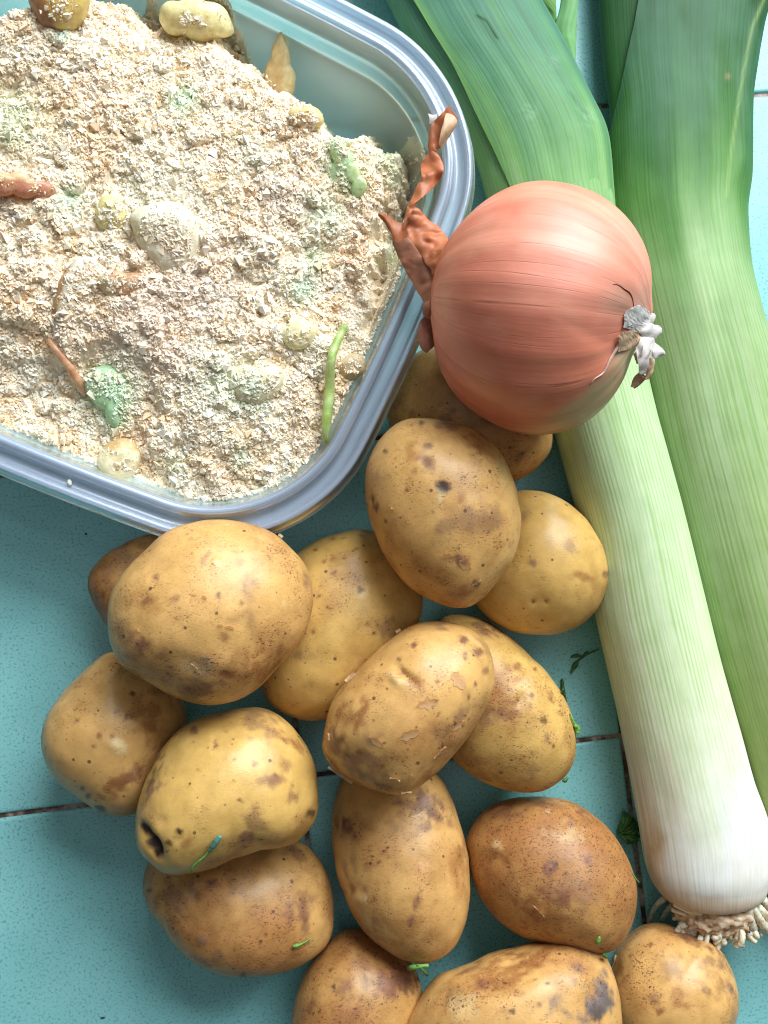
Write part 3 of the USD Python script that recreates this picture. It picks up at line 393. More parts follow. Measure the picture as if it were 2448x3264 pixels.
class Leek:
    def __init__(s, L, R, zc, hz, ramp, na=420):
        L, R = np.array(L, float), np.array(R, float); k = np.r_[0, np.cumsum(np.linalg.norm(np.diff((L + R) / 2, axis=0), axis=1))]
        t = np.linspace(0, k[-1], na)
        f = lambda a: PchipInterpolator(k, a)(t)
        s.L, s.R, zc, hz = f(L), f(R), f(np.array(zc, float)), f(np.array(hz, float)); s.hz = hz
        s.mid = (s.L + s.R) / 2
        a = np.array([P(x, y, z) for (x, y), z in zip(s.L, zc)]); b = np.array([P(x, y, z) for (x, y), z in zip(s.R, zc)])
        s.C, s.side = (a + b) / 2, (b - a) / 2
        tg = np.gradient(s.C, axis=0); s.arc = np.r_[0, np.cumsum(np.linalg.norm(np.diff(s.C, axis=0), axis=1))]
        n = np.cross(s.side, tg); n /= np.linalg.norm(n, axis=1, keepdims=True); n *= np.sign(n[:, 2:]); s.n = n
        s.ramp = ramp
    def shape(s, i0, i1, phi, off=0.0, ridges=(), seed=0, flatten=2.0):
        """phi (rows, m): angle round the shaft, 0 = right, pi/2 = top, pi = left."""
        C, side, n, hz = s.C[i0:i1, None], s.side[i0:i1, None], s.n[i0:i1, None], s.hz[i0:i1, None, None]
        c, si = np.cos(phi)[..., None], np.sin(phi)[..., None]
        hw = np.linalg.norm(side, axis=2, keepdims=True)
        cc = np.sign(c) * np.abs(c) ** (2 / flatten); ss = np.sign(si) * np.abs(si) ** (2 / flatten)
        o = np.zeros(phi.shape)
        sarc = phi * hw[..., 0].mean()
        rib = (noise(np.stack([sarc * 260, np.broadcast_to(s.arc[i0:i1, None] * 3, phi.shape), np.full(phi.shape, seed * 1.7)], -1), seed) - .5) * .00018
        und = (fbm(np.stack([sarc * 30, np.broadcast_to(s.arc[i0:i1, None] * 14, phi.shape), np.full(phi.shape, seed + .3)], -1), 3, seed) - .5) * .0016
        o = o + rib + und + off
        for (ys, us, amp, wid) in ridges:
            y = s.mid[i0:i1, 1]; order = np.argsort(ys); u0 = np.interp(y, np.array(ys)[order], np.array(us)[order])
            fade = sstep(min(ys) - 40, min(ys) + 60, y) * sstep(max(ys) + 40, max(ys) - 60, y)
            u = (1 + np.cos(phi)) / 2
            o = o + amp * fade[:, None] * np.exp(-(((u - u0[:, None]) * 2 * hw[..., 0]) / wid) ** 2) * (np.sin(phi) > 0)
        v = C + side * cc * (1 + o[..., None] / hw) + n * ss * (hz + o[..., None])
        v[..., 2] = np.maximum(v[..., 2], 0.0004)
        grain = np.stack([sarc, np.broadcast_to(s.arc[i0:i1, None], phi.shape), np.full(phi.shape, seed * .37)], -1)
        return v, grain
    def tint(s, i0, i1, phi, seed):
        y = s.mid[i0:i1, 1]; ys = np.array([r[0] for r in s.ramp]); cs = np.array([r[1] for r in s.ramp])
        sarc = phi * .025
        jit = (noise(np.stack([sarc * 160, np.full(phi.shape, .5), np.full(phi.shape, seed + .1)], -1), seed) - .5) * 420
        yy = y[:, None] + jit
        col = np.stack([np.interp(yy, ys, cs[:, k]) for k in range(3)], -1)
        return col
def sheet(v, back):
    """Closes a grid (n, m, 3) with its offset back into a thin solid."""
    n, m = v.shape[:2]; f = grid_faces(n, m); k = n * m
    idx = np.arange(k).reshape(n, m); rim = np.concatenate([idx[0, :-1], idx[:-1, -1], idx[-1, :0:-1], idx[:0:-1, 0]])
    r2 = np.roll(rim, -1)
    return np.vstack([v.reshape(-1, 3), back.reshape(-1, 3)]), np.vstack([f, f[:, ::-1] + k, np.stack([r2, rim, rim + k, r2 + k], 1)])
def rows(fn, y): return np.array([fn(t) for t in y])

# front leek, root end in view
L1 = [(2150, 2880), (2128, 2866), (2085, 2820), (2062, 2755), (2050, 2680), (2030, 2550), (2002, 2407), (1947, 2148), (1903, 1964), (1866, 1720), (1814, 1517), (1774, 1377), (1700, 1120), (1620, 860), (1556, 642), (1519, 516), (1408, 295), (1298, 133), (1231, 0), (1150, -150), (1080, -280)]
R1_ = [(2395, 2868), (2412, 2845), (2438, 2798), (2447, 2735), (2440, 2640), (2385, 2470), (2352, 2350), (2280, 2090), (2238, 1915), (2172, 1645), (2117, 1436), (2080, 1290), (2020, 1020), (1975, 790), (1951, 600), (1932, 457), (1858, 280), (1770, 103), (1700, -20), (1620, -170), (1540, -300)]
zc1 = [.022, .022, .0235, .0240, .0240, .0240, .0240, .0240, .0240, .0238, .0236, .0230, .0215, .0205, .0205, .0205, .0205, .021, .021, .022, .023]
hz1 = [.013, .0150, .0200, .0226, .0235, .0237, .0237, .0237, .0237, .0235, .0232, .0225, .0210, .0200, .0190, .0180, .0165, .0155, .0150, .0140, .0135]
W1 = [(-300, (.065, .165, .115)), (0, (.085, .21, .145)), (200, (.105, .25, .15)), (420, (.135, .295, .14)), (620, (.20, .39, .155)), (1000, (.40, .56, .29)), (1400, (.50, .63, .38)), (1750, (.56, .67, .42)), (2150, (.65, .72, .48)), (2450, (.76, .78, .62)), (2650, (.81, .81, .77)), (2820, (.80, .77, .69)), (2900, (.62, .50, .36))]
lk1 = Leek(L1, R1_, zc1, hz1, W1)
leek1 = thing('leek', 'front leek with white shaft and trimmed roots, lying under the onion', 'leek', (lk1.C[200][0], lk1.C[200][1], 0))
NA, NP = 420, 128
def shaft(lk, parent, seed, ridges=(), marks=None, flatten=2.0):
    phi = np.broadcast_to(np.linspace(-np.pi / 2, 1.5 * np.pi, NP + 1)[:-1], (NA, NP))
    v, g = lk.shape(0, NA, phi, ridges=ridges, seed=seed, flatten=flatten); col = lk.tint(0, NA, phi, seed)
    if marks: col = marks(v, phi, col)
    f = grid_faces(NA, NP, True); f = np.vstack([f[:, [0, 1, 2]], f[:, [0, 2, 3]]])
    vv = np.vstack([v.reshape(-1, 3), v[0].mean(0), v[-1].mean(0)]); k = NA * NP; j = np.arange(NP); e = (NA - 1) * NP
    f = np.vstack([f, np.stack([(j + 1) % NP, j, np.full(NP, k)], 1), np.stack([e + j, e + (j + 1) % NP, np.full(NP, k + 1)], 1)])
    gg = np.vstack([g.reshape(-1, 3), g[0, 0], g[-1, 0]]); cc = np.vstack([col.reshape(-1, 3), col[0, 0], col[-1, 0]])
    sy = np.repeat(stripe_of(lk.mid[:, 1]), NP); put('shaft', (vv, f[:, ::-1]), m_leek, parent, tint=cc, grain=gg, stripe=np.r_[sy, 0, .5])
def poly_dist(px, line):
    d = np.full(len(px), 1e9)
    for (a, b) in zip(line[:-1], line[1:]):
        a, b = np.array(a, float), np.array(b, float); t = np.clip(((px - a) @ (b - a)) / ((b - a) @ (b - a)), 0, 1)
        d = np.minimum(d, np.linalg.norm(px - a - t[:, None] * (b - a), axis=1))
    return d
def marks1(v, phi, col):
    px = project(v).reshape(-1, 2); c = col.reshape(-1, 3); top = (np.sin(phi) > -.2).ravel()
    q = v.reshape(-1, 3); n = fbm(q * 160, 3, 5)
    brown = np.exp(-(np.hypot((px[:, 0] - 2090) / 34, (px[:, 1] - 2690) / 70)) ** 2) * .8 * top
    c = lerp(c, (.52, .36, .17), np.clip(brown * (n * 1.6), 0, .8))
    st = sstep(.5, .68, noise(np.stack([phi.ravel() * 16, q[:, 1] * 6, q[:, 0] * 0], -1), 9)) * sstep(2250, 2600, px[:, 1]) * sstep(2230, 2090, px[:, 0]) * top
    c = lerp(c, (.60, .46, .26), st * .55)
    bas = sstep(2840, 2885, px[:, 1] + (n - .5) * 60 - 0.12 * (px[:, 0] - 2270)); c = lerp(c, (.55, .38, .22), bas * .7)
    return c.reshape(col.shape)
shaft(lk1, leek1, 1, marks=marks1)
def wrap_leaf(lk, parent, y_top, y_bot, u0, u1, off, seed, ridges=(), edge_tint=(.05, .16, .06), m=90, thick=.0009, flatten=2.0, mul=(1, 1, 1), edge_w=.018, marks=None):
    """A leaf sheath lying round the shaft from u0(y) (left) to u1 (right, may wrap below)."""
    ii = np.where((lk.mid[:, 1] <= y_bot) & (lk.mid[:, 1] >= y_top))[0]; i0, i1 = ii[0], ii[-1] + 1
    y = lk.mid[i0:i1, 1]; a0 = np.arccos(np.clip(2 * rows(u0, y) - 1, -1, 1)); t = np.linspace(0, 1, m) ** 1.4
    phi = a0[:, None] + (u1 - a0[:, None]) * t[None]
    lift = off + .0006 * np.exp(-t / .05)[None] * np.ones((i1 - i0, 1))
    fade = (1.35 * sstep(0, .30, np.linspace(0, 1, i1 - i0)) - .35)[:, None]
    v, g = lk.shape(i0, i1, phi, off=lift * fade, ridges=ridges, seed=seed, flatten=flatten); bk, _ = lk.shape(i0, i1, phi, off=lift * fade - thick, ridges=ridges, seed=seed, flatten=flatten)
    col = lk.tint(i0, i1, phi, seed) * np.array(mul)
    col = lerp(col, np.array(edge_tint), np.broadcast_to(np.exp(-((t - edge_w * .4) / edge_w) ** 2)[None], phi.shape) * .75 * sstep(720, 420, y)[:, None])
    if marks: col = marks(v, phi, col)
    mv, mf = sheet(v, bk)
    put('leaf', (mv, mf[:, ::-1]), m_leek, parent, tint=np.vstack([col.reshape(-1, 3)] * 2), grain=np.vstack([g.reshape(-1, 3)] * 2), stripe=np.tile(np.repeat(stripe_of(y), m), 2))
def nick(v, phi, col):
    px = project(v).reshape(-1, 2); c = col.reshape(-1, 3)
    d = poly_dist(px, cr(1224, 0, .7378, [(402, 68), (440, 88), (462, 125), (490, 165)])); c = lerp(c, (.02, .06, .01), np.exp(-(d / 4.0) ** 2) * .9)
    for (x, y, r) in [(1870, 372, 34), (1757, 195, 26), (1690, 355, 30)]:
        w = np.exp(-(np.hypot(px[:, 0] - x, (px[:, 1] - y)) / r) ** 2) * sstep(.45, .6, fbm(v.reshape(-1, 3) * 500, 3, 3)); c = lerp(c, (.4, .6, .45), w * .22)
    gd = poly_dist(px, cr(1224, 0, .7378, [(440, -40), (470, 30), (560, 200), (640, 330), (730, 480), (800, 600)])); c = lerp(c, (.13, .30, .10), np.exp(-(gd / 9.0) ** 2) * .55)
    lf = sstep(60, 0, poly_dist(px, [(1240, 0), (1320, 133), (1430, 295), (1540, 516), (1580, 642)])); c = lerp(c, (.36, .58, .17), lf * .5)
    return c.reshape(col.shape)
wrap_leaf(lk1, leek1, -400, 760, lambda y: .12 + .02 * math.sin(y / 90), -.9, .0012, 21, ridges=[((-50, 150, 354, 480), (.70, .71, .73, .82), -.0009, .0016), ((-50, 300, 600), (.40, .42, .45), -.0004, .003)], edge_tint=(.20, .40, .12), marks=nick)
def blade(pairs, zs, parent, c0, c1, seed, cup=.003, n=60, m=16, thick=.0007, name='leaf_blade', material=None):
    Lp, Rp = np.array([a for a, b in pairs], float), np.array([b for a, b in pairs], float); k = np.linspace(0, 1, len(pairs)); t = np.linspace(0, 1, n)
    L, R, z = PchipInterpolator(k, Lp)(t), PchipInterpolator(k, Rp)(t), PchipInterpolator(k, np.array(zs, float))(t)
    a = np.array([P(x, y, q) for (x, y), q in zip(L, z)]); b = np.array([P(x, y, q) for (x, y), q in zip(R, z)])
    s = np.linspace(0, 1, m); v = a[:, None] + (b - a)[:, None] * s[None, :, None]
    v[..., 2] += cup * (4 * s * (1 - s))[None] * np.minimum(1, np.linalg.norm(b - a, axis=1) / .01)[:, None]
    v[..., 2] = np.maximum(v[..., 2], .001); bk = v - [0, 0, thick]
    col = lerp(c0, c1, np.broadcast_to(t[:, None], (n, m)))
    g = np.stack([np.broadcast_to(s[None] * np.linalg.norm(b - a, axis=1)[:, None], (n, m)), np.broadcast_to(t[:, None] * .1, (n, m)), np.full((n, m), seed)], -1)
    put(name, sheet(v, bk), material or m_leek, parent, tint=np.vstack([col.reshape(-1, 3)] * 2), grain=np.vstack([g.reshape(-1, 3)] * 2), stripe=np.full(2 * n * m, .6))
blade([((1590, -200), (1750, -200)), ((1650, -20), (1772, -20)), ((1725, 50), (1774, 60)), ((1764, 104), (1772, 108))], [.030, .024, .018, .014], leek1, (.30, .50, .22), (.16, .36, .10), 3.1)
blade([((1795, -200), (1852, -200)), ((1788, 0), (1842, 0)), ((1766, 104), (1838, 110)), ((1800, 190), (1834, 205)), ((1826, 240), (1832, 245))], [.026, .021, .017, .014, .010], leek1, (.25, .48, .26), (.20, .44, .16), 4.2)
m_root = mat('leek_root', {'g': ('geometry', {}), 'n': ('noise_texture', {'scale': 350.0, 'detail': 3.0}), 'r': ('rgb_ramp', {'ramp': [(.3, (.50, .34, .20)), (.48, (.74, .63, .46)), (.7, (.82, .76, .64))]}),
    'p': ('principled_bsdf', {'roughness': .55, 'subsurface_weight': .2, 'subsurface_scale': .002}), 'b': ('bump', {'strength': .4, 'distance': .0008})}, [('g.position', 'n.vector'), ('n.fac', 'r.fac'), ('r.color', 'p.base_color'), ('n.fac', 'b.height'), ('b.normal', 'p.normal')])
m_plate = mat('root_plate', {'g': ('geometry', {}), 'n': ('noise_texture', {'scale': 260.0, 'detail': 4.0}), 'r': ('rgb_ramp', {'ramp': [(.3, (.22, .12, .06)), (.5, (.52, .36, .22)), (.7, (.72, .58, .42))]}),
    'p': ('principled_bsdf', {'roughness': .7}), 'b': ('bump', {'strength': .6, 'distance': .001})}, [('g.position', 'n.vector'), ('n.fac', 'r.fac'), ('r.color', 'p.base_color'), ('n.fac', 'b.height'), ('b.normal', 'p.normal')])
ax = lk1.C[0] - lk1.C[14]; ax /= np.linalg.norm(ax); sd = lk1.side[0] / np.linalg.norm(lk1.side[0]); nn1 = np.cross(sd, ax); nn1 *= np.sign(nn1[2])
hw0 = np.linalg.norm(lk1.side[0])
g = ICO[4]; d = np.array(g.vertices); lp = lk1.C[0] + ax * .0025 + d[:, :1] * sd * hw0 * 1.06 + d[:, 1:2] * nn1 * .0160 + d[:, 2:] * ax * .0115
lp = lp + np.array(g.vertex_normals) * 0 + (fbm(lp * 520, 3, 8) - .5)[:, None] * (d[:, :1] * sd + d[:, 1:2] * nn1 + d[:, 2:] * ax) * .0075
put('root_plate', (lp, np.array(g.faces)), m_plate, leek1)
def root(pts, r0, r1, bumpy=.15, seed=0):
    p = smooth_path(pts, 14); r = np.linspace(r0, r1, 14) * (1 + bumpy * np.sin(np.arange(14) * 2.3 + seed))
    put('root', tube(p, r, 8), m_root, leek1)
rg = np.random.default_rng(12)
for k in range(46):
    a = rg.uniform(0, 2 * np.pi); rr = rg.uniform(.55, 1.0) ** .5
    if k < 34: a = rg.uniform(.05, np.pi - .05); rr = rg.uniform(.82, 1.04)
    s0 = lk1.C[0] + ax * rg.uniform(.004, .012) + sd * math.cos(a) * hw0 * rr + nn1 * math.sin(a) * .0125 * rr
    dr = ax * rg.uniform(.5, 1.0) + (sd * math.cos(a) + nn1 * math.sin(a) * .5) * rg.uniform(.1, .7) + rg.normal(0, .18, 3); dr /= np.linalg.norm(dr)
    Lr = rg.uniform(.0035, .0075); b = rg.normal(0, .0014, 3); pts = [s0, s0 + dr * Lr * .5 + b, s0 + dr * Lr + b * .5 - [0, 0, .001]]
    pts = [np.maximum(q, [-9, -9, .0018]) for q in pts]; root(pts, rg.uniform(.0010, .0018), rg.uniform(.0008, .0014), .07, k)
C3 = lambda pts, zs: [P(1950 + x * .3002, 2550 + y * .3002, z) for (x, y), z in zip(pts, zs)]
for pts, zs, ra, rb in [([(560, 1040), (470, 1130), (420, 1220), (385, 1300)], [.014, .008, .003, .0015], .0014, .001), ([(640, 1120), (580, 1190), (530, 1270)], [.014, .009, .004], .0013, .001), ([(850, 1180), (845, 1250), (840, 1310)], [.030, .030, .028], .0017, .0015),
                        ([(1010, 1310), (930, 1300), (840, 1350), (800, 1400)], [.030, .030, .027, .022], .0018, .0016), ([(1450, 1150), (1460, 1250), (1500, 1360)], [.034, .033, .029], .0020, .0024), ([(1500, 1140), (1560, 1250), (1650, 1380)], [.034, .033, .028], .0016, .002),
                        ([(1560, 1140), (1620, 1200), (1660, 1260)], [.032, .031, .028], .0016, .0016), ([(1610, 1050), (1640, 1100), (1670, 1150)], [.028, .027, .024], .0017, .0016), ([(660, 1110), (740, 1150), (850, 1190), (960, 1200)], [.030, .032, .033, .034], .0009, .0009), ([(640, 1165), (740, 1200), (830, 1230)], [.027, .029, .030], .0009, .0008),
                        ([(720, 1100), (800, 1130), (900, 1175)], [.032, .034, .035], .0010, .0010), ([(1060, 1220), (1080, 1290), (1090, 1360)], [.034, .033, .030], .0014, .0013), ([(1200, 1240), (1210, 1300), (1200, 1360)], [.034, .033, .030], .0013, .0012), ([(1330, 1240), (1345, 1300), (1350, 1360)], [.034, .033, .030], .0013, .0012)]:
    root(C3(pts, zs), ra, rb, .06)

# second leek, behind and to the right
L2 = [(2560, 2900), (2530, 2880), (2490, 2800), (2441, 2662), (2375, 2414), (2331, 2259), (2257, 1986), (2157, 1591), (2109, 1406), (2072, 1229), (2030, 1050), (1990, 860), (1960, 700), (1951, 600), (1943, 354), (1925, 221), (1906, 0), (1895, -200), (1890, -300)]
R2_ = [(2790, 2850), (2830, 2800), (2862, 2700), (2830, 2570), (2765, 2320), (2722, 2165), (2650, 1890), (2545, 1500), (2495, 1310), (2448, 1130), (2404, 985), (2374, 840), (2368, 690), (2384, 560), (2388, 332), (2407, 190), (2438, 0), (2470, -220), (2485, -320)]
zc2 = [.022, .022, .023] + [.0240] * 8 + [.0225, .0210, .0195, .0175, .0165, .016, .016, .016]
hz2 = [.010, .014, .021] + [.0236] * 8 + [.0220, .0200, .0185, .0160, .0145, .0135, .0130, .013]
W2 = [(-300, (.020, .065, .030)), (0, (.027, .085, .034)), (250, (.034, .108, .034)), (500, (.050, .15, .036)), (700, (.11, .25, .07)), (880, (.23, .38, .16)), (1150, (.36, .49, .255)), (1600, (.37, .49, .23)), (2100, (.37, .48, .19)), (2500, (.39, .47, .165)), (2800, (.50, .58, .26))]
lk2 = Leek(L2, R2_, zc2, hz2, W2)
leek2 = thing('leek', 'right hand leek with broad dark green top, roots out of view', 'leek', (lk2.C[200][0], lk2.C[200][1], 0))
shaft(lk2, leek2, 2)
def u0_2(y): return float(np.interp(y, [-300, 0, 110, 243, 332, 420, 700], [.30, .215, .17, .10, .045, .004, .002]))
def marks2(v, phi, col):
    px = project(v).reshape(-1, 2); c = col.reshape(-1, 3)
    bl = sstep(.42, .62, fbm(v.reshape(-1, 3) * np.array([60, 20, 60]), 3, 17)); c = lerp(c, (.10, .23, .15), bl * .35 * sstep(640, 300, px[:, 1]))
    ln = poly_dist(px, cr(1224, 0, .7378, [(1650, -60), (1640, 0), (1590, 120), (1555, 300), (1530, 450), (1500, 650), (1478, 850)])); c = lerp(c, (.42, .56, .20), np.exp(-(ln / 5.0) ** 2) * .35)
    c = lerp(c, (.30, .22, .12), np.exp(-(np.hypot((px[:, 0] - 2320) / 8, (px[:, 1] - 243) / 10)) ** 2) * .8)
    pale = np.exp(-((px[:, 0] - 2255) / 60) ** 2) * sstep(500, 900, px[:, 1]); c = lerp(c, (.55, .72, .42), pale * .35)
    return c.reshape(col.shape)
rid = [((-60, 0, 90, 221, 332, 480, 627), (1.0, .985, .93, .90, .885, .86, .82), .0016, .0035)]
wrap_leaf(lk2, leek2, -400, 2880, u0_2, -1.2, .0013, 33, ridges=rid, edge_tint=(.03, .10, .05), edge_w=.022, marks=marks2, m=120)

# ------------------------------------------------------------------ onion
m_onion = mat('onion_skin', {
    'a': ('attribute', {'attribute': 'tint'}), 'gr': ('attribute', {'attribute': 'grain'}), 'g': ('geometry', {}),
    'm1': ('mapping', {'scale': (1, 1, .10)}), 'm2': ('mapping', {'scale': (1, 1, .035)}),
    'n1': ('noise_texture', {'scale': 480.0, 'detail': 3.0, 'roughness': .6}), 'n2': ('noise_texture', {'scale': 130.0, 'detail': 1.0}), 'n3': ('noise_texture', {'scale': 70.0, 'detail': 4.0}),
    'sb': ('math', {'math_type': 'subtract', 'value2': .5}), 'ab': ('math', {'math_type': 'absolute'}),
    'r2': ('rgb_ramp', {'ramp': [(0.0, (1, 1, 1)), (.006, (.8, .8, .8)), (.018, (0, 0, 0)), (1, (0, 0, 0))]}),
    'br': ('rgb_ramp', {'ramp': [(.42, (0, 0, 0)), (.62, (.45, .45, .45))]}), 'vm': ('math', {'math_type': 'multiply'}),
    'c1': ('mix_color', {'blend_type': 'mix', 'b': (.20, .055, .03)}),
    'r1': ('rgb_ramp', {'ramp': [(.3, (.94, .91, .90)), (.5, (1, 1, 1)), (.72, (1.03, 1.05, 1.05))]}), 'c2': ('mix_color', {'blend_type': 'multiply', 'fac': .8}),
    'r3': ('rgb_ramp', {'ramp': [(.3, (.92, .88, .86)), (.7, (1.05, 1.07, 1.08))]}), 'c3': ('mix_color', {'blend_type': 'multiply', 'fac': 1.0}),
    'b': ('bump', {'strength': .16, 'distance': .0006}), 'b2': ('bump', {'strength': .25, 'distance': .0006, 'invert': True}),
    'p': ('principled_bsdf', {'roughness': .42, 'specular_ior_level': .38})},
    [('gr.vector', 'm1.vector'), ('gr.vector', 'm2.vector'), ('m1.vector', 'n1.vector'), ('m2.vector', 'n2.vector'), ('g.position', 'n3.vector'), ('n2.fac', 'sb.value1'), ('sb.value', 'ab.value1'), ('ab.value', 'r2.fac'),
     ('n3.fac', 'br.fac'), ('r2.color', 'vm.value1'), ('br.color', 'vm.value2'), ('a.color', 'c1.a'), ('vm.value', 'c1.fac'), ('n1.fac', 'r1.fac'), ('c1.result', 'c2.a'), ('r1.color', 'c2.b'), ('n3.fac', 'r3.fac'), ('c2.result', 'c3.a'), ('r3.color', 'c3.b'),
     ('c3.result', 'p.base_color'), ('n1.fac', 'b.height'), ('vm.value', 'b2.height'), ('b.normal', 'b2.normal'), ('b2.normal', 'p.normal')])
ICO[6] = trimesh.creation.icosphere(6, 1.0)
oo = ov([(933, 650), (940, 600), (965, 530), (1010, 465), (1070, 420), (1130, 397), (1190, 393), (1260, 408), (1320, 443), (1365, 490), (1395, 550), (1404, 605), (1400, 650), (1390, 690), (1365, 760), (1343, 820), (1300, 880), (1250, 917), (1180, 936), (1120, 933), (1060, 910), (1000, 865), (962, 810), (944, 760), (935, 700)])
ob = body(oo, .0835, .0450, 6, lump=.0006, lump_scale=30, seed=3)
oa = P(1380 * O, 706 * O, .0835 + .014) - P(933 * O, 652 * O, .0835 - .012); oa /= np.linalg.norm(oa)
oe1 = np.cross(oa, [0, 0, 1.0]); oe1 /= np.linalg.norm(oe1); oe2 = np.cross(oa, oe1)
ol = ob['v'] - ob['C']; oang = np.arctan2(ol @ oe2, ol @ oe1); oax = ol @ oa
# the two poles: a small nub drawn out along the axis
orad = np.hypot(ol @ oe1, ol @ oe2); pull = np.exp(-(orad / .007) ** 2) * np.sign(oax)
ov_ = ob['v'] + oa * (pull * .0025)[:, None]
ov_ += normals(ov_, ob['f']) * ((noise(np.stack([np.cos(oang) * 7, np.sin(oang) * 7, oax * 8], -1), 4) - .5) * .0011)[:, None]
opx = project(ov_); on = normals(ov_, ob['f']); oface = (on * (CP - ov_)).sum(1) > 0
ogr = np.stack([np.cos(oang) * .047, np.sin(oang) * .047, oax], -1)
sA = fbm(np.stack([np.cos(oang) * 4, np.sin(oang) * 4, oax * 6], -1), 3, 2); sB = fbm(ov_ * 60, 3, 6)
oc = lerp((.80, .28, .17), (.62, .155, .09), sstep(.30, .72, sA) * .6); oc = lerp(oc, (.78, .38, .25), sstep(.50, .75, sB) * .4)
pinkw = np.exp(-(np.hypot((opx[:, 0] - 1830) / 260, (opx[:, 1] - 820) / 200)) ** 2); oc = lerp(oc, (.78, .36, .28), pinkw * .6)
tan_poly = cr(1224, 816, .7378, [(1032, 352), (985, 430), (945, 500), (890, 552), (800, 605), (700, 660), (560, 720), (420, 760)])
cut = poly_dist(opx, tan_poly); below = (opx[:, 1] > np.interp(opx[:, 0], [p[0] for p in tan_poly][::-1], [p[1] for p in tan_poly][::-1])) & oface & (opx[:, 0] > 1524)
tw = sstep(0, 50, cut) * below * sstep(1524, 1840, opx[:, 0]); tw = np.where((opx[:, 0] > 1870) & below, np.maximum(tw, sstep(0, 8, cut)), tw)
oc = lerp(oc, lerp((.62, .33, .19), (.55, .38, .22), sstep(.4, .6, sB)), tw * .9)
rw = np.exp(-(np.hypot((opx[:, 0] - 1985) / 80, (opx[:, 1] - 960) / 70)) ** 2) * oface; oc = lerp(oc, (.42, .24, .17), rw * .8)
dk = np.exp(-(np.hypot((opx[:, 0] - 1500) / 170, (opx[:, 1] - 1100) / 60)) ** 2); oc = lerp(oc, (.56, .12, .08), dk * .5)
onion = thing('onion', 'brown onion with coppery skin resting across the leek and tub rim', 'onion', (ob['C'][0], ob['C'][1], ov_[:, 2].min()))
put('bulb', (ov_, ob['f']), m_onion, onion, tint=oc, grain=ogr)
def on_onion(px, lift=.0003):
    i = [int(np.argmin(np.where(oface, ((opx - q) ** 2).sum(1), 1e12))) for q in px]
    return np.array([ov_[k] + on[k] * lift for k in i]), np.array([on[k] for k in i])
def flat_mat(name, col, rough=.4, trans=0.0, var=.3, scale=200.0, ani=(1, 1, 1)):
    nodes = {'g': ('geometry', {}), 'mp': ('mapping', {'scale': ani}), 'n': ('noise_texture', {'scale': scale, 'detail': 4.0, 'roughness': .6}),
             'r': ('rgb_ramp', {'ramp': [(.3, tuple(c * (1 - var) for c in col)), (.7, tuple(min(1, c * (1 + var)) for c in col))]}),
             'd': ('principled_bsdf', {'roughness': rough, 'specular_ior_level': .45}), 'tl': ('translucent_bsdf', {}), 'p': ('mix_closure', {'fac': trans}), 'b': ('bump', {'strength': .3, 'distance': .0008})}
    return mat(name, nodes, [('g.position', 'mp.vector'), ('mp.vector', 'n.vector'), ('n.fac', 'r.fac'), ('r.color', 'd.base_color'), ('r.color', 'tl.color'), ('d.BSDF', 'p.closure1'), ('tl.BSDF', 'p.closure2'), ('n.fac', 'b.height'), ('b.normal', 'd.normal')], 'p.closure')
m_paper = flat_mat('dry_onion_paper', (.60, .22, .10), .42, .42, .3, 90.0)
m_paper2 = flat_mat('dull_onion_paper', (.52, .24, .15), .5, .4, .35, 140.0)
m_tan = flat_mat('tan_onion_paper', (.62, .42, .26), .5, .2, .3, 120.0)
m_white = flat_mat('white_onion_paper', (.74, .69, .66), .5, .3, .25, 260.0)
m_crack = flat_mat('dark_crack', (.20, .06, .03), .7, 0, .3)
cp, cn = on_onion(cr(1224, 816, .7378, [(990, 120), (1015, 130), (1040, 140), (1058, 155), (1070, 180), (1074, 200), (1080, 228)]), .00005)
put('skin_crack', tube(smooth_path(cp, 24), np.r_[np.linspace(.0001, .0003, 12), np.linspace(.0003, .0002, 12)], 6), m_crack, onion)
pp, pn = on_onion(cr(1224, 816, .7378, [(1035, 340), (1010, 385), (985, 430), (965, 468), (945, 500), (918, 528), (890, 552)]), .0003)
pp, pn = smooth_path(pp, 30), smooth_path(pn, 30); tt_ = np.gradient(pp, axis=0); tt_ /= np.linalg.norm(tt_, axis=1, keepdims=True); oo_ = np.cross(pn, tt_); wd_ = np.interp(np.linspace(0, 1, 30), [0, .2, 1], [.0022, .0017, .0003])
sgrid = np.linspace(-1, 1, 5); pv = pp[:, None] + oo_[:, None] * (wd_[:, None] * sgrid[None])[..., None] * .55 + pn[:, None] * (.0008 * (1 - sgrid ** 2)[None] * np.ones((30, 1)) * (wd_ / .002)[:, None])[..., None]
m_edge = flat_mat('peeled_edge', (.70, .45, .36), .4, .2, .15)
put('peeled_edge', sheet(pv, pv - pn[:, None] * .0002), m_edge, onion)
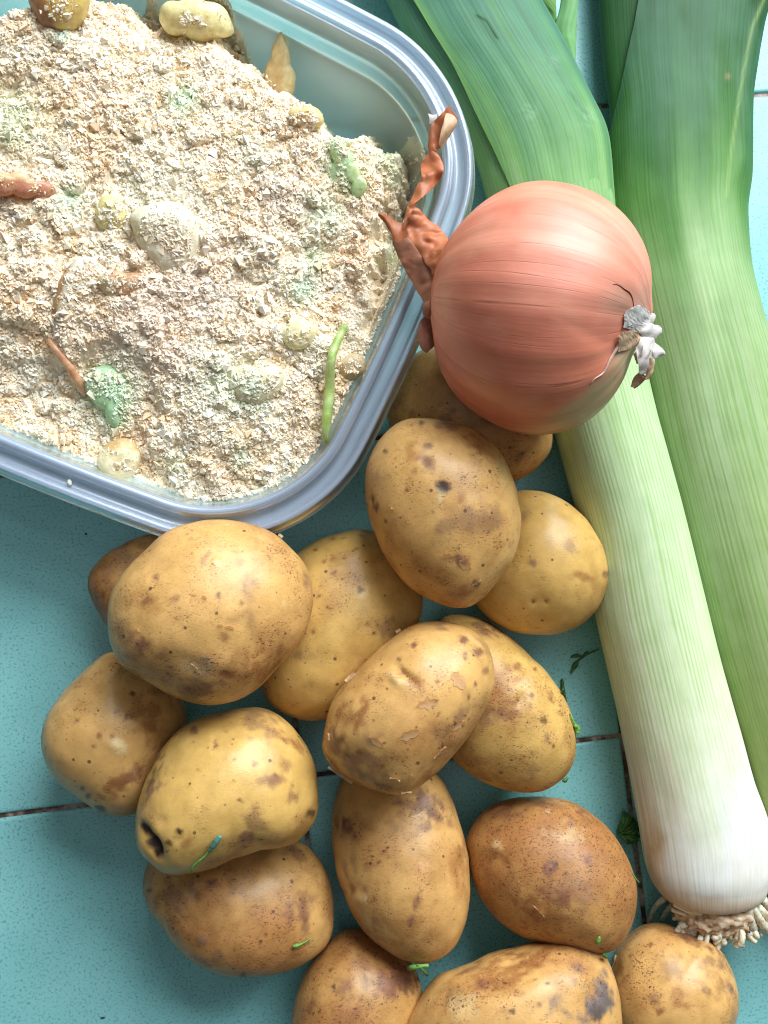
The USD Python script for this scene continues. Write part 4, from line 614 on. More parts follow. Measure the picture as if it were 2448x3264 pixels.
def ribbon(name, pairs, zs, material, parent, org, n=40, m=9, bulge=0.0, crinkle=.0006, seed=0, thick=.00014, over=0.0):
    ox, oy, k = org; Lp, Rp = np.array([(ox + k * a[0], oy + k * a[1]) for a, b in pairs]), np.array([(ox + k * b[0], oy + k * b[1]) for a, b in pairs])
    zl, zr = np.array([z[0] if np.ndim(z) else z for z in zs], float), np.array([z[1] if np.ndim(z) else z for z in zs], float)
    q = np.linspace(0, 1, len(pairs)); t = np.linspace(0, 1, n)
    L, R, zl, zr = PchipInterpolator(q, Lp)(t), PchipInterpolator(q, Rp)(t), PchipInterpolator(q, zl)(t), PchipInterpolator(q, zr)(t)
    a = np.array([P(x, y, z) for (x, y), z in zip(L, zl)]); b = np.array([P(x, y, z) for (x, y), z in zip(R, zr)])
    s = np.linspace(0, 1, m); v = a[:, None] + (b - a)[:, None] * s[None, :, None]
    v[..., 2] += bulge * (4 * s * (1 - s))[None]
    v += (np.stack([fbm(v * 150 + seed, 3, seed + i) for i in range(3)], -1) - .5) * 2 * crinkle
    v[..., 2] += np.abs(noise(v * 260 + seed, seed + 9) - .5) * crinkle * 3
    if over:
        near = np.where(oface)[0]; dist, j = cKDTree(opx[near]).query(project(v.reshape(-1, 3))); zs_ = ov_[near][j, 2] + over
        q3 = v.reshape(-1, 3); lift = np.where(dist < 9, np.maximum(zs_ - q3[:, 2], 0), 0); ray = (CP - q3) / (CP - q3)[:, 2:]; v = (q3 + ray * lift[:, None]).reshape(v.shape)
    put(name, sheet(v, v - [0, 0, thick]), material, parent)
N1 = (1100, 300, .4068)
ribbon('neck_skin', [((805, 98), (888, 195)), ((740, 175), (845, 290)), ((655, 270), (765, 405)), ((648, 400), (712, 450)), ((650, 455), (712, 455)), ((590, 562), (772, 600)), ((602, 650), (730, 690)), ((560, 730), (655, 775)), ((495, 860), (580, 830)), ((465, 970), (545, 870)), ((450, 1060), (560, 930))],
       [(.072, .066), (.073, .067), (.073, .069), .0715, .071, (.069, .073), (.073, .070), .072, (.072, .074), (.074, .073), .075], m_paper, onion, N1, 90, 11, .0006, .0008, 2)
ribbon('neck_skin', [((770, 215), (790, 150)), ((742, 330), (850, 170)), ((730, 390), (880, 215)), ((765, 412), (845, 290))], [.0745, .0745, .0735, .071], m_tan, onion, N1, 30, 7, .0004, .0005, 4)
ribbon('neck_skin', [((450, 1040), (545, 890)), ((470, 1120), (610, 940)), ((500, 1170), (700, 1040)), ((590, 1255), (800, 1110)), ((650, 1345), (822, 1180)), ((690, 1430), (790, 1290))], [(.073, .076), (.073, .075), (.075, .074), (.077, .077), (.079, .080), (.080, .082)], m_paper, onion, N1, 60, 15, .0015, .0013, 6)
ribbon('neck_skin', [((248, 932), (252, 955)), ((300, 935), (300, 1000)), ((370, 985), (360, 1090)), ((450, 1010), (385, 1170)), ((490, 960), (470, 1140))], [.0755, .0745, .0735, .073, .0745], m_paper, onion, N1, 30, 7, .0012, .0006, 8)
ribbon('neck_skin', [((378, 1185), (490, 1125)), ((410, 1270), (560, 1215)), ((460, 1370), (640, 1310)), ((530, 1490), (700, 1400)), ((600, 1600), (710, 1480)), ((648, 1690), (700, 1580))], [(.0725, .0755), (.0725, .077), (.0725, .078), (.073, .079), (.075, .079), (.077, .080)], m_paper2, onion, N1, 50, 11, .0008, .0006, 10)
ribbon('neck_skin', [((635, 1745), (690, 1690)), ((580, 1800), (700, 1760)), ((570, 1900), (715, 1850)), ((585, 1970), (715, 1930)), ((640, 2028), (680, 1990))], [.074, .073, .0725, .0725, .073], m_paper2, onion, N1, 30, 9, .0010, .0005, 12)
put('neck_stub', tube(smooth_path([P(1100 + .4068 * x, 300 + .4068 * y, z) for x, y, z in [(645, 1690, .072), (665, 1690, .074), (690, 1690, .078)]], 8), [.0012, .0016, .0022, .003, .0035, .004, .004, .004], 10), m_paper2, onion)
ribbon('white_scrap', [((650, 150), (660, 240)), ((690, 165), (690, 240)), ((720, 150), (715, 215))], [.070, .0705, .071], m_white, onion, N1, 16, 7, .0004, .0006, 14)
N2 = (1850, 850, .2411)
scr = [([((560, 640), (560, 800)), ((640, 560), (680, 830)), ((760, 520), (800, 840)), ((900, 600), (880, 830)), ((985, 640), (930, 800))], [0.1005, 0.1035, 0.1040, 0.1015, 0.0980], m_white),
       ([((700, 780), (620, 800)), ((840, 740), (760, 850)), ((960, 760), (870, 960)), ((1060, 790), (980, 960)), ((1080, 880), (1010, 930))], [0.1040, 0.1045, 0.1030, 0.1005, 0.0990], m_white),
       ([((500, 930), (490, 1120)), ((600, 870), (600, 1090)), ((720, 850), (720, 1040)), ((830, 880), (800, 1000))], [0.1005, 0.1025, 0.1030, 0.1020], m_tan),
       ([((780, 950), (720, 1080)), ((960, 940), (740, 1200)), ((990, 1050), (760, 1300)), ((970, 1250), (770, 1400)), ((940, 1380), (800, 1430))], [0.1035, 0.1035, 0.1030, 0.1010, 0.0995], m_white),
       ([((940, 960), (940, 1180)), ((1010, 1020), (980, 1210)), ((1080, 1090), (1030, 1200)), ((1115, 1160), (1080, 1175))], [0.1025, 0.1020, 0.1005, 0.0995], m_white),
       ([((830, 1040), (790, 1180)), ((900, 1060), (830, 1210)), ((930, 1110), (880, 1200))], [0.1045, .1, 0.1045], m_white),
       ([((730, 1100), (700, 1150)), ((760, 1190), (720, 1200)), ((760, 1300), (735, 1290))], [0.1025, 0.1020, 0.1010], m_tan),
       ([((960, 1200), (900, 1200)), ((970, 1330), (880, 1360)), ((900, 1500), (850, 1480)), ((870, 1500), (760, 1400))], [0.1030, 0.1015, 0.0995, 0.0995], m_tan),
       ([((760, 1400), (880, 1490)), ((710, 1470), (830, 1545)), ((680, 1540), (750, 1600)), ((662, 1590), (700, 1618))], [0.0995, 0.0975, 0.0960, 0.0950], m_tan)]
for k, (pr, zs, mt) in enumerate(scr): ribbon('dry_root_skin', pr, zs, mt, onion, N2, 30, 13, .0007, .0008, 20 + k, over=.0012 + .0004 * (k % 3))

# ------------------------------------------------------------------ crumb mixture heaped in the tub
heap_px = ov([(-420, 190), (-60, 110), (0, 62), (55, 50), (66, -12), (120, -34), (190, -30), (205, -4), (250, -14), (325, -6), (345, 40), (352, 8), (420, -10), (492, 28), (520, 78), (548, 122), (590, 150), (632, 190), (700, 226), (745, 278), (822, 262), (836, 305), (882, 312), (912, 348), (906, 400), (892, 450), (874, 500), (857, 620), (845, 700), (1000, 760), (1000, 1300), (0, 1500), (-900, 1000), (-900, 400)])
HZ = .036
heap_w = np.array([P(x, y, HZ)[:2] for x, y in heap_px])
import shapely
from shapely.geometry import Polygon
heap_poly = Polygon(heap_w).buffer(0); shapely.prepare(heap_poly)
from scipy.spatial import cKDTree
rd = np.random.default_rng(44); DOME_XY = rd.uniform([-.34, .11], [-.03, .39], (5200, 2)); DOMES = cKDTree(DOME_XY); DOME_R = np.where(rd.random(5200) < .14, rd.uniform(.006, .0095, 5200), rd.uniform(.0018, .0048, 5200)); DOME_Z = rd.normal(-.0015, .0019, 5200) - np.where(DOME_R > .0055, .0012, 0)
def heap_height(xy):
    xy = np.asarray(xy, float); pts = shapely.points(xy)
    e = shapely.distance(heap_poly.boundary, pts) * np.where(shapely.contains_xy(heap_poly, xy[:, 0], xy[:, 1]), 1, -1)
    s = -tub_sdf(xy) - .0030
    e = e + (fbm(np.column_stack([xy * 170, np.zeros(len(xy))]), 3, 77) - .5) * .009
    inside = (e > -.0002) & (s > 0)
    h = .0465 + .0135 * sstep(0, .06, s)
    q = lambda k, z: np.column_stack([xy * k, np.full(len(xy), z)])
    h = h + (fbm(q(34, .3), 2, 51) - .5) * .012
    b3 = noise(q(330, .9), 54); d_, k_ = DOMES.query(xy, k=26); r_ = DOME_R[k_]
    dome = np.where(d_ < r_, DOME_Z[k_] + .24 * np.sqrt(np.maximum(r_ ** 2 - d_ ** 2, 0)), -.0035).max(1)
    h = h + .50 * dome + .0009 * b3 + (fbm(q(135, .6), 3, 58) - .5) * .0062
    h = .008 + (h - .008) * np.clip(sstep(-.004, .016, e), 0, 1) ** .7
    h = np.maximum(h, np.interp(-s - .003, [-.022, -.0195, -.0165, -.0095, -.0052, -.0044], [.0016, .004, .010, .030, .044, .0465]) + .0012)
    h = np.minimum(h, .0460 + np.clip(s, 0, .03) * 1.3 + .004 * b3)
    return h, inside
m_crumb = mat('crumbs', {
    'a': ('attribute', {'attribute': 'tint'}), 'g': ('geometry', {}), 'v': ('math', {'math_type': 'multiply_add', 'value2': .10, 'value3': .92}),
    'c': ('mix_color', {'blend_type': 'multiply', 'fac': 1.0, 'use_clamp_result': True}), 'cc': ('combine_color', {}),
    'd': ('principled_bsdf', {'roughness': .6, 'specular_ior_level': .2, }), 'tl': ('translucent_bsdf', {}), 'p': ('mix_closure', {'fac': .0})},
    [('g.random_per_island', 'v.value1'), ('v.value', 'cc.r'), ('v.value', 'cc.g'), ('v.value', 'cc.b'), ('a.color', 'c.a'), ('cc.color', 'c.b'), ('c.result', 'd.base_color'), ('c.result', 'tl.color'), ('d.BSDF', 'p.closure1'), ('tl.BSDF', 'p.closure2')], 'p.closure')
ZONES = [(395, 215, 34, (.55, .76, .48), .8), (150, 430, 30, (.52, .74, .50), .7), (738, 360, 36, (.52, .76, .42), .85), (725, 290, 24, (.55, .76, .44), .6), (760, 400, 24, (.52, .76, .42), .7), (700, 460, 45, (.60, .78, .50), .6), (655, 625, 30, (.56, .76, .52), .75), (680, 560, 30, (.60, .78, .52), .6),
         (240, 850, 52, (.46, .72, .42), .9), (250, 905, 22, (.42, .70, .36), .8), (480, 830, 60, (.66, .78, .54), .6), (540, 850, 40, (.60, .78, .56), .7), (560, 790, 30, (.70, .80, .58), .4), (30, 250, 60, (.60, .78, .46), .55), (130, 80, 18, (.45, .72, .55), .8), (835, 345, 30, (.52, .72, .34), .7), (850, 390, 26, (.55, .74, .36), .6), (850, 560, 36, (.58, .72, .40), .5), (20, 290, 40, (.58, .74, .40), .4), (560, 340, 40, (.72, .80, .55), .3), (520, 990, 26, (.6, .76, .5), .5), (560, 880, 36, (.66, .78, .58), .4), (380, 1000, 26, (.66, .78, .5), .4),
         (100, 110, 70, (.80, .62, .44), .35), (330, 690, 120, (.76, .58, .46), .45), (430, 620, 90, (.78, .60, .50), .4), (600, 430, 80, (.74, .54, .40), .35), (60, 300, 120, (.80, .68, .44), .3), (330, 440, 90, (.86, .80, .58), .5), (800, 400, 80, (.74, .56, .36), .4), (470, 1050, 60, (.70, .50, .34), .4), (820, 620, 60, (.72, .56, .36), .4)]
def zone_tint(px, base, rng):
    o = px / O; col = base
    for (x, y, r, c, s) in ZONES:
        w = np.exp(-(np.hypot(o[:, 0] - x, o[:, 1] - y) / r) ** 2 * 1.1) * s
        w = np.clip(w * (.75 + .8 * rng.random(len(o))), 0, 1); col = lerp(col, np.array(c) ** .62 * .97, w)
    return col
# solid pieces lying in the mixture: outline (overview pixels), height above the crumbs, half thickness
def hz_at(x, y): return float(heap_height(np.array([P(x * O, y * O, .055)[:2]]))[0][0])
m_chunk = mat('vegetable_flesh', {
    'a': ('attribute', {'attribute': 'tint'}), 'g': ('geometry', {}), 'n': ('noise_texture', {'scale': 300.0, 'detail': 4.0, 'roughness': .65}),
    'r': ('rgb_ramp', {'ramp': [(.3, (.78, .74, .68)), (.7, (1.15, 1.15, 1.15))]}), 'c': ('mix_color', {'blend_type': 'multiply', 'fac': 1.0}),
    'p': ('principled_bsdf', {'roughness': .42, 'subsurface_weight': .3, 'subsurface_scale': .003, 'subsurface_radius': (1, .8, .4)}), 'b': ('bump', {'strength': .4, 'distance': .001})},
    [('a.color', 'c.a'), ('g.position', 'n.vector'), ('n.fac', 'r.fac'), ('r.color', 'c.b'), ('c.result', 'p.base_color'), ('n.fac', 'b.height'), ('b.normal', 'p.normal')])
CHUNKS = []
def chunk(name, label, cat, pts, up, c, c0, c1=None, split=None, flat=3.0, lump=.0007, seed=0, cover=.35):
    """split: (x, y, dx, dy): colour c1 on the side (overview pixels) the direction points to."""
    x, y = np.mean(np.array(pts, float), 0); z = max(hz_at(x, y), .036) + up - .0012 * (cover > .2)
    b = body(ov(pts), z, c, 4, flat=flat, lump=lump, lump_scale=190, seed=seed, soft=3); v = b['v']; px = project(v) / O
    w = sstep(.4, .6, fbm(v * 260, 3, seed)) * .35
    if split is not None: w = np.clip(w + sstep(-6, 6, (px - split[:2]) @ np.array(split[2:]) / np.hypot(*split[2:])), 0, 1)
    col = lerp(c0, c1 if c1 is not None else np.array(c0) * .8, w)
    put(name, (v, b['f']), m_chunk, None, label=label, category=cat, tint=col)
    CHUNKS.append((Polygon(pts), min(1, cover * 1.35), z, c, b['C'], b['w']))
YEL, PALE, BRN, GRN, DGRN = (.66, .52, .17), (.80, .72, .46), (.36, .17, .08), (.42, .68, .26), (.22, .52, .07)
chunk('potato_chunk', 'yellow potato chunk with brown skin corner at the top edge of the tub', 'potato chunk', [(62, -20), (72, 30), (90, 58), (130, 72), (170, 62), (188, 30), (186, -30), (120, -50)], .002, .013, YEL, (.40, .22, .11), (105, 22, -1, .35), seed=1, cover=.12)
chunk('potato_chunk', 'big pale yellow potato chunk poking up at the back of the heap', 'potato chunk', [(345, 40), (352, 12), (390, 2), (440, 2), (480, 14), (500, 44), (505, 70), (470, 82), (400, 78), (355, 66)], .003, .012, (.76, .66, .34), (.68, .58, .30), seed=2, cover=.35)
chunk('skin_wedge', 'upright brownish wedge of peel at the back right of the heap', 'peel wedge', [(570, 170), (582, 130), (598, 84), (606, 68), (618, 90), (628, 140), (637, 185), (625, 215), (600, 225), (575, 205)], .004, .006, (.55, .38, .18), (.68, .55, .30), (615, 130, 1, .1), seed=3, cover=.12)
chunk('peel_strip', 'reddish brown curl of peel at the left edge of the photo', 'peel strip', [(-30, 372), (20, 378), (70, 388), (118, 402), (122, 416), (80, 424), (30, 418), (-30, 412)], .0015, .004, (.50, .20, .13), (.66, .42, .24), (40, 388, 0, -1), seed=4, cover=.06)
chunk('peel_piece', 'brown edged piece in the middle of the heap', 'vegetable piece', [(212, 600), (228, 588), (270, 590), (312, 598), (318, 612), (300, 628), (260, 640), (228, 636)], .0005, .005, (.50, .28, .14), (.74, .56, .34), (240, 610, -1, .2), seed=5, cover=.3)
chunk('leek_chunk', 'mint green chunk at the lower left of the heap, dusted with crumbs', 'leek piece', [(182, 820), (200, 795), (240, 790), (285, 812), (298, 850), (290, 880), (262, 900), (256, 928), (236, 918), (225, 885), (196, 862)], .0005, .0065, (.42, .68, .36), (.60, .78, .56), seed=6, cover=.9)
chunk('apple_slice', 'long pale slice with thin brown edge, left of the middle', 'pale slice', [(112, 690), (118, 640), (140, 590), (180, 555), (208, 560), (214, 600), (212, 650), (190, 690), (160, 740), (130, 750), (114, 730)], 0.0, .005, (.80, .76, .60), (.46, .27, .12), (126, 660, -1, -.3), seed=7, cover=.55)
chunk('potato_lump', 'rounded pale potato lump in the centre of the heap', 'potato lump', [(285, 460), (330, 440), (390, 440), (428, 480), (436, 540), (415, 590), (370, 600), (320, 560), (290, 510)], -.0020, .0095, (.86, .78, .56), (.80, .70, .48), seed=8, cover=1)
chunk('potato_lump', 'small bright yellow lump left of the rounded lump', 'potato lump', [(208, 445), (240, 420), (268, 440), (272, 480), (250, 502), (222, 498), (206, 475)], -.0005, .007, (.84, .74, .34), (.74, .60, .24), seed=9, cover=.45)
chunk('potato_cube', 'pale yellow square cut piece at the right of the heap', 'potato piece', [(605, 712), (622, 700), (668, 698), (684, 706), (678, 735), (655, 755), (615, 745)], .0005, .0055, (.84, .76, .44), (.76, .66, .36), flat=3.2, seed=10, cover=.25)
chunk('potato_cube', 'golden topped piece nearest the front edge of the tub', 'potato piece', [(212, 1010), (225, 965), (250, 950), (285, 952), (302, 975), (298, 1020), (275, 1040), (235, 1035)], .0010, .0075, (.82, .72, .46), (.60, .40, .18), (255, 970, .1, -1), flat=3.0, seed=11, cover=.22)
chunk('potato_cube', 'pale cut piece beside the green stalk near the front', 'potato piece', [(495, 820), (530, 790), (560, 795), (610, 800), (605, 840), (570, 870), (520, 868)], -.0003, .006, (.80, .74, .50), (.70, .56, .34), seed=12, cover=.9)
chunk('potato_cube', 'ochre lump below the pale wedge on the right of the heap', 'potato piece', [(620, 250), (650, 232), (690, 240), (700, 265), (668, 280), (630, 275)], .0005, .006, (.68, .50, .22), (.76, .62, .34), seed=13, cover=.4)
chunk('leek_chunk', 'light green leek piece at the right of the heap', 'leek piece', [(716, 310), (735, 300), (752, 322), (758, 370), (768, 405), (752, 425), (728, 420), (714, 395), (722, 350)], .001, .0045, (.52, .76, .38), (.66, .82, .55), seed=14, cover=.9)
chunk('potato_cube', 'brownish piece against the right hand wall of the tub', 'potato piece', [(730, 800), (748, 770), (775, 765), (790, 790), (775, 815), (745, 822)], -.001, .006, (.62, .45, .26), (.72, .58, .38), seed=15, cover=.3)
chunk('leek_sliver', 'slim pale green sliver beside the light green leek piece', 'leek sliver', [(758, 352), (766, 350), (776, 380), (780, 425), (770, 428), (762, 395)], .0020, .002, (.52, .74, .34), (.62, .80, .46), seed=16, cover=0)
def stick(name, label, cat, pts, zs, r, col, c1, seed):
    p = smooth_path([P(x * O, y * O, z) for (x, y), z in zip(pts, zs)], 40); rr = np.interp(np.linspace(0, 1, 40), np.linspace(0, 1, len(r)), r) * (1 + .03 * np.sin(np.arange(40) * 1.7 + seed))
    v, f = tube(p, rr, 12); ctr = np.vstack([np.repeat(p, 12, 0), p[:1], p[-1:]]); v = ctr + (v - ctr) * np.array([1, 1, .7]) * (1 + .25 * (noise(v * 300, seed) - .5))[:, None]
    put(name, (v, f), m_chunk, None, label=label, category=cat, tint=lerp(col, c1, sstep(.4, .65, fbm(v * 300, 3, seed))))
st = lambda pts, up: [hz_at(*q) + u for q, u in zip(pts, up)]
q_ = [(104, 735), (118, 752), (148, 792), (172, 828), (186, 852)]; stick('peel_stick', 'thin reddish brown stick at the left of the heap', 'peel stick', q_, st(q_, [.001, .003, .003, .003, .001]), [.0010, .0013, .0016, .0018, .0012], (.50, .20, .10), (.62, .32, .18), 3)
q_ = [(746, 702), (732, 730), (716, 775), (712, 830), (708, 880), (703, 955)]; stick('green_stalk', 'bright green stalk standing at the right of the heap', 'stalk', q_, st(q_, [.005, .0055, .006, .0065, .0065, .005]), [.0014, .0019, .0017, .0022, .0020, .0012], (.26, .42, .09), (.40, .56, .20), 5)
# the heap's core and its crumbs are one uncountable mass
gxy = np.stack(np.meshgrid(np.arange(-.33, -.03, .0008), np.arange(.12, .40, .0008), indexing='ij'), -1); sh = gxy.shape[:2]
hh, ins = heap_height(gxy.reshape(-1, 2)); hh = hh - .0003 + (fbm(np.column_stack([gxy.reshape(-1, 2) * 520, hh * 0]), 3, 71) - .5) * .0014; hh = np.where(ins, hh, .002)
gv = np.column_stack([gxy.reshape(-1, 2), hh]); gf = grid_faces(*sh); gf = gf[ins[gf].any(1) & (tub_sdf(gv[gf].mean(1)[:, :2]) < -.0035)]
used = np.unique(gf); remap = np.zeros(len(gv), int); remap[used] = np.arange(len(used)); gv, gf = gv[used], remap[gf]
core_v, core_f = gv, np.vstack([gf[:, [0, 1, 2]], gf[:, [0, 2, 3]]])
rc = np.random.default_rng(21)
core_c = zone_tint(project(core_v), np.tile((.97, .835, .63), (len(core_v), 1)), rc)
NC = 340000
xy = rc.uniform([-.325, .125], [-.045, .372], (NC, 2))
h, ins = heap_height(xy); pxy = project(np.column_stack([xy, h]))
ok = ins & (pxy[:, 0] > -120) & (pxy[:, 1] > -160); xy, h, pxy = xy[ok], h[ok], pxy[ok]
hx = heap_height(xy + [.001, 0])[0]; hy = heap_height(xy + [0, .001])[0]; slope = np.clip(np.hypot(hx - h, hy - h) / .001, 0, 4)
size = np.exp(rc.normal(math.log(.00056), .40, len(xy))); size = np.clip(size, .00028, .0019)
z = h + rc.normal(-.0003, .0004, len(xy)) + np.where(slope > .8, -rc.random(len(xy)) * .004 * np.minimum(slope, 2.5), 0)
keep = np.ones(len(xy), bool); op = project(np.column_stack([xy, z])) / O
for poly, cover, cz, cc_, cC, cW in CHUNKS:
    i = np.where(shapely.contains_xy(poly.buffer(-2), op[:, 0], op[:, 1]))[0]
    gone = rc.random(len(i)) > cover; keep[i[gone]] = False
    on_top = i[~gone]; on_top = on_top[np.abs(cz - z[on_top]) < .012]; dd = shapely.distance(poly.exterior, shapely.points(op[on_top])); tt = np.clip(dd / max(dd.max(), 1e-6), 0, 1) if len(dd) else dd; z0_ = z[on_top].copy(); rd_ = np.column_stack([xy[on_top], z0_]) - CP; kk = ((cC - CP) @ cW) / (rd_ @ cW); zp = CP[2] + rd_[:, 2] * kk; z[on_top] = np.maximum(z[on_top], zp + cW[2] * cc_ * (1 - (1 - tt) ** 2.4) ** (1 / 2.4) + rc.normal(-.0001, .0003, len(on_top))); q3 = CP - np.column_stack([xy[on_top], z0_]); xy[on_top] += q3[:, :2] / q3[:, 2:] * (z[on_top] - z0_)[:, None]; size[on_top] *= .9
xy, z, size, pxy = xy[keep], z[keep], size[keep], pxy[keep]
NC = len(xy); OCT = trimesh.Trimesh([[1, 0, 0], [-1, 0, 0], [0, 1, 0], [0, -1, 0], [0, 0, 1], [0, 0, -1]], [[0, 2, 4], [2, 1, 4], [1, 3, 4], [3, 0, 4], [2, 0, 5], [1, 2, 5], [3, 1, 5], [0, 3, 5]], process=False); base20 = np.array(OCT.vertices); Rm = Rot.random(NC, random_state=5).as_matrix()
loc = base20[None] * (1 + rc.uniform(-.40, .60, (NC, 6, 1)) + rc.normal(0, .12, (NC, 6, 3))) * (rc.uniform(.55, 1.35, (NC, 1, 3))) * size[:, None, None]
cv = np.einsum('nij,nkj->nki', Rm, loc) + np.column_stack([xy, z])[:, None]
cf = (np.array(OCT.faces)[None] + 6 * np.arange(NC)[:, None, None]).reshape(-1, 3)
pick = rc.random(NC); base = np.where((pick < .62)[:, None], (.992, .925, .775), np.where((pick < .86)[:, None], (.96, .81, .595), np.where((pick < .96)[:, None], (.99, .96, .88), np.where((pick < .99)[:, None], (.76, .54, .34), (.55, .32, .18)))))
w_ = sstep(.42, .62, fbm(np.column_stack([xy * 55, z * 0]), 3, 61)); base = lerp(base, base * np.array((1.0, .94, .90)), w_)
t2 = fbm(np.column_stack([xy * 120, z * 40]), 3, 66); base = lerp(base, base * np.array((.96, .86, .72)), sstep(.48, .70, t2) * .75); cc = zone_tint(pxy, base, rc)
cv = cv.reshape(-1, 3); av, af = join([(core_v, core_f), (cv, cf)])
put('crumb_mixture', (av, af), m_crumb, None, smooth=False, label='heap of pale shredded crumb mixture filling the plastic tub', category='crumb mixture', kind='stuff', base=(CC[0], CC[1], .002), tint=np.vstack([core_c, np.repeat(cc, 6, 0)]))
print('crumbs', NC)

# ------------------------------------------------------------------ green scraps on the tiles and potatoes
m_scrap = flat_mat('green_scrap', (.05, .15, .03), .45, .1, .4, 400.0)
m_scrap2 = flat_mat('fresh_green_scrap', (.16, .36, .07), .45, .1, .35, 400.0)
m_bud = flat_mat('bluish_bud', (.10, .26, .20), .45, .1, .35, 600.0)
def surface_z(px):
    best, bz = None, -1
    for _, v, f in BODIES:
        q = project(v); i = np.argmin(((q - px) ** 2).sum(1))
        d = np.where(((q - px) ** 2).sum(1) < 14 ** 2, v[:, 2], -1).max()
        if d > bz: bz = d
    return max(bz, 0.0)
def sprig(label, cat, name, parts):
    """parts: (part name, pixel path, radii mm, material, lift mm)"""
    allp = []
    for (pn, pts, rad, mt, lift) in parts:
        p = [P(x, y, surface_z((x, y)) + lift * mm + max(rad) * mm * .6) for x, y in pts]; allp.append((pn, smooth_path(p, 14), np.interp(np.linspace(0, 1, 14), np.linspace(0, 1, len(rad)), rad) * mm, mt))
    c = np.mean([a[1].mean(0) for a in allp], 0); zmin = min((a[1][:, 2].min()) for a in allp)
    t = thing(name, label, cat, (c[0], c[1], max(0.0, zmin - .0005)))
    for pn, p, r, mt in allp: put(pn, tube(p, r, 8), mt, t)
S7 = lambda pts: cr(1750, 1950, .452, pts)
sprig('tiny green sprig with three buds on the tile beside the front leek', 'herb sprig', 'herb_sprig', [('stem', S7([(350, 265), (290, 290), (240, 320), (200, 350)]), [.3, .35, .4, .4], m_scrap, .3), ('bud', S7([(235, 320), (190, 310), (155, 322)]), [.4, .9, .4], m_scrap, .3), ('bud', S7([(205, 345), (180, 385), (155, 435)]), [.5, 1.4, .8, .4], m_scrap, .2), ('bud', S7([(275, 280), (255, 300), (240, 315)]), [.4, .7, .4], m_scrap, .3)])
sprig('lone dark green bud on the tile near the freckled potato', 'herb bud', 'herb_bud', [('bud', S7([(92, 478), (95, 512), (97, 550)]), [.6, 1.5, 1.3, .6], m_scrap, 0)])
sprig('green bud on a stem hugging the right edge of the freckled potato', 'herb bud', 'herb_bud', [('stem', S7([(150, 715), (170, 770), (190, 810)]), [.4, .5, .5], m_scrap2, -2), ('bud', S7([(185, 805), (200, 835), (200, 858)]), [.7, 1.5, .8], m_scrap2, -2)])
sprig('green flower bud on a short stem lying on the rotten potato', 'flower bud', 'flower_bud', [('stem', cr(*R5, [(352, 292), (372, 255), (420, 215), (450, 180)]), [.7, .5, .45, .7], m_scrap2, 1.0), ('bud', cr(*R5, [(445, 185), (465, 158), (485, 130), (502, 108)]), [.7, 1.2, 1.2, .8], m_bud, 1.6)])
sprig('pale green bud on the greyish potato above the bottom left corner', 'flower bud', 'flower_bud', [('stem', cr(*R5, [(982, 648), (950, 668), (915, 685)]), [.3, .35, .45], m_scrap2, .4), ('bud', cr(*R5, [(920, 683), (900, 688), (886, 692)]), [.5, .9, .5], m_scrap2, .4)])
sprig('green scrap tucked beneath the upright oval potato', 'leaf scrap', 'leaf_scrap', [('stem', cr(*R5, [(1515, 810), (1550, 798), (1600, 792)]), [.6, 1.1, .7], m_scrap2, 3), ('leaflet', cr(*R5, [(1545, 790), (1560, 805), (1570, 812)]), [.5, .9, .4], m_scrap2, 3)])
sprig('little green scrap between the russet potato and the mouldy one', 'leaf scrap', 'leaf_scrap', [('stem', cr(*R6, [(835, 930), (840, 910), (848, 890)]), [.6, .9, .5], m_scrap2, .6), ('leaflet', cr(*R6, [(830, 905), (842, 912), (852, 905)]), [.3, .6, .3], m_scrap2, .8)])
sprig('green crumb lying where three potatoes meet at the lower right', 'leaf scrap', 'leaf_scrap', [('leaflet', cr(*R6, [(868, 985), (878, 992), (888, 996)]), [.5, .9, .5], m_scrap, .8)])
sprig('hair thin green thread beside the brownish potato on the tile', 'leaf thread', 'leaf_thread', [('thread', cr(*R6, [(1022, 556), (1038, 580), (1056, 600)]), [.25, .3, .2], m_scrap2, 10)])
sprig('green fleck at the lower right edge of the freckled potato', 'leaf scrap', 'leaf_scrap', [('leaflet', S7([(100, 1190), (118, 1185), (130, 1172)]), [.5, 1.0, .5], m_scrap, 2)])
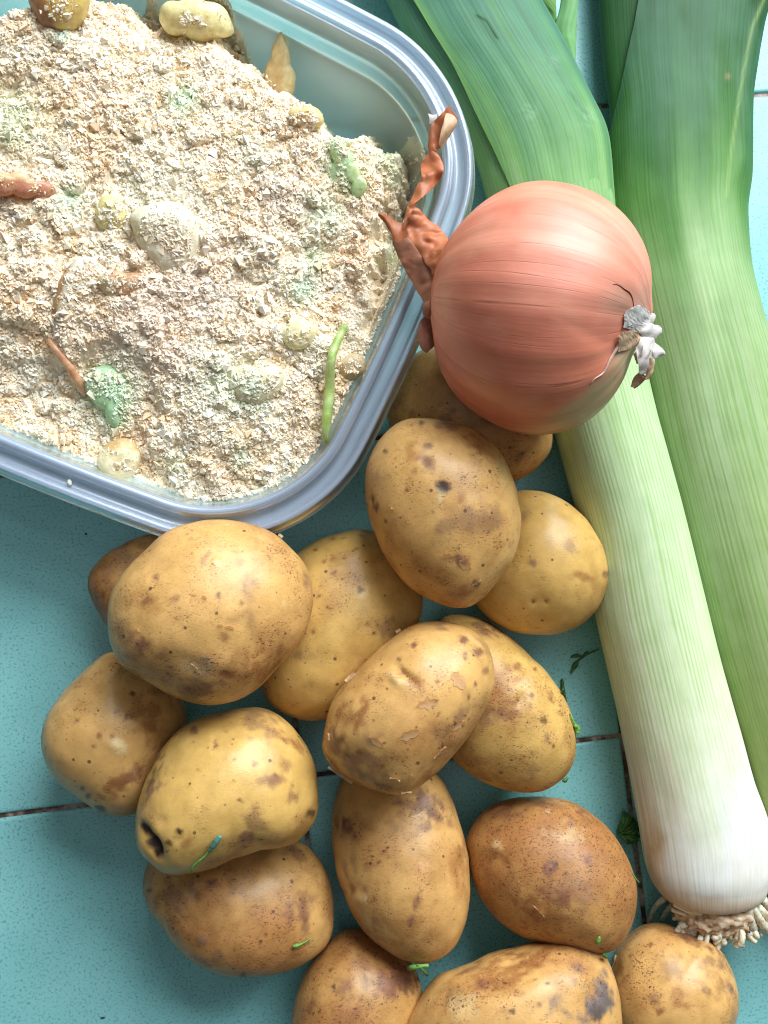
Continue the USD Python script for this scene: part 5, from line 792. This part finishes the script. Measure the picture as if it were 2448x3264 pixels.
# a fan of curly parsley between potato and leek
c0 = P(*S7([(480, 1560)])[0], .003); pt = thing('parsley_leaf', 'dark green fan of curly parsley between potato and leek', 'parsley leaf', (c0[0], c0[1], 0))
for k, (ex, ey) in enumerate([(530, 1410), (555, 1425), (575, 1450), (595, 1480), (612, 1510), (622, 1545), (632, 1580), (625, 1610), (600, 1630), (560, 1625)]):
    e = S7([(ex, ey)])[0]; p = smooth_path([c0, (c0 + P(*e, .004)) / 2 + [0, 0, .003 + .001 * math.sin(k * 2.1)], P(*e, .002 + .002 * (k % 3))], 12)
    put('leaflet', tube(p, np.interp(np.linspace(0, 1, 12), [0, .6, .85, 1], [.0004, .0010, .0013, .0005]), 7), m_scrap, pt)
put('leaf_centre', (np.array(ICO[2].vertices) * [.005, .005, .0014] + P(*S7([(560, 1530)])[0], .003) + (fbm(np.array(ICO[2].vertices) * 3, 3, 2) - .5)[:, None] * .002, np.array(ICO[2].faces)), m_scrap, pt)

# a few loose specks
m_dirt = flat_mat('dirt', (.06, .045, .035), .8, 0, .4, 900.0)
m_bread = flat_mat('white_crumb', (.86, .84, .78), .6, .2, .1, 900.0)
def speck(name, label, cat, x, y, z, r, mt, sd, sq=(1, 1, .6)):
    v = np.array(ICO[2].vertices) * (1 + .7 * (noise(np.array(ICO[2].vertices) * 2 + sd, sd) - .5))[:, None] * r * np.array(sq); c = P(x, y, z); put(name, (v + c - [0, 0, v[:, 2].min()], np.array(ICO[2].faces)), mt, None, label=label, category=cat)
speck('dirt_speck', 'tiny dark speck on the tile below the front edge of the tub', 'dirt speck', 274, 1702, .0001, .0005, m_dirt, 3)
speck('dirt_speck', 'pair of faint dark specks on the bare tile at the bottom left', 'dirt speck', 328, 3243, .0001, .0006, m_dirt, 5, (1.6, .6, .4))
speck('white_crumb', 'white pointed crumb stuck on the front rim of the tub', 'crumb', 223, 1540, .0588, .0011, m_bread, 7, (.8, 1.2, .6))
speck('white_crumb', 'white crumb lying on the inner wall near the onion skin', 'crumb', 1362, 462, .050, .0009, m_bread, 9)
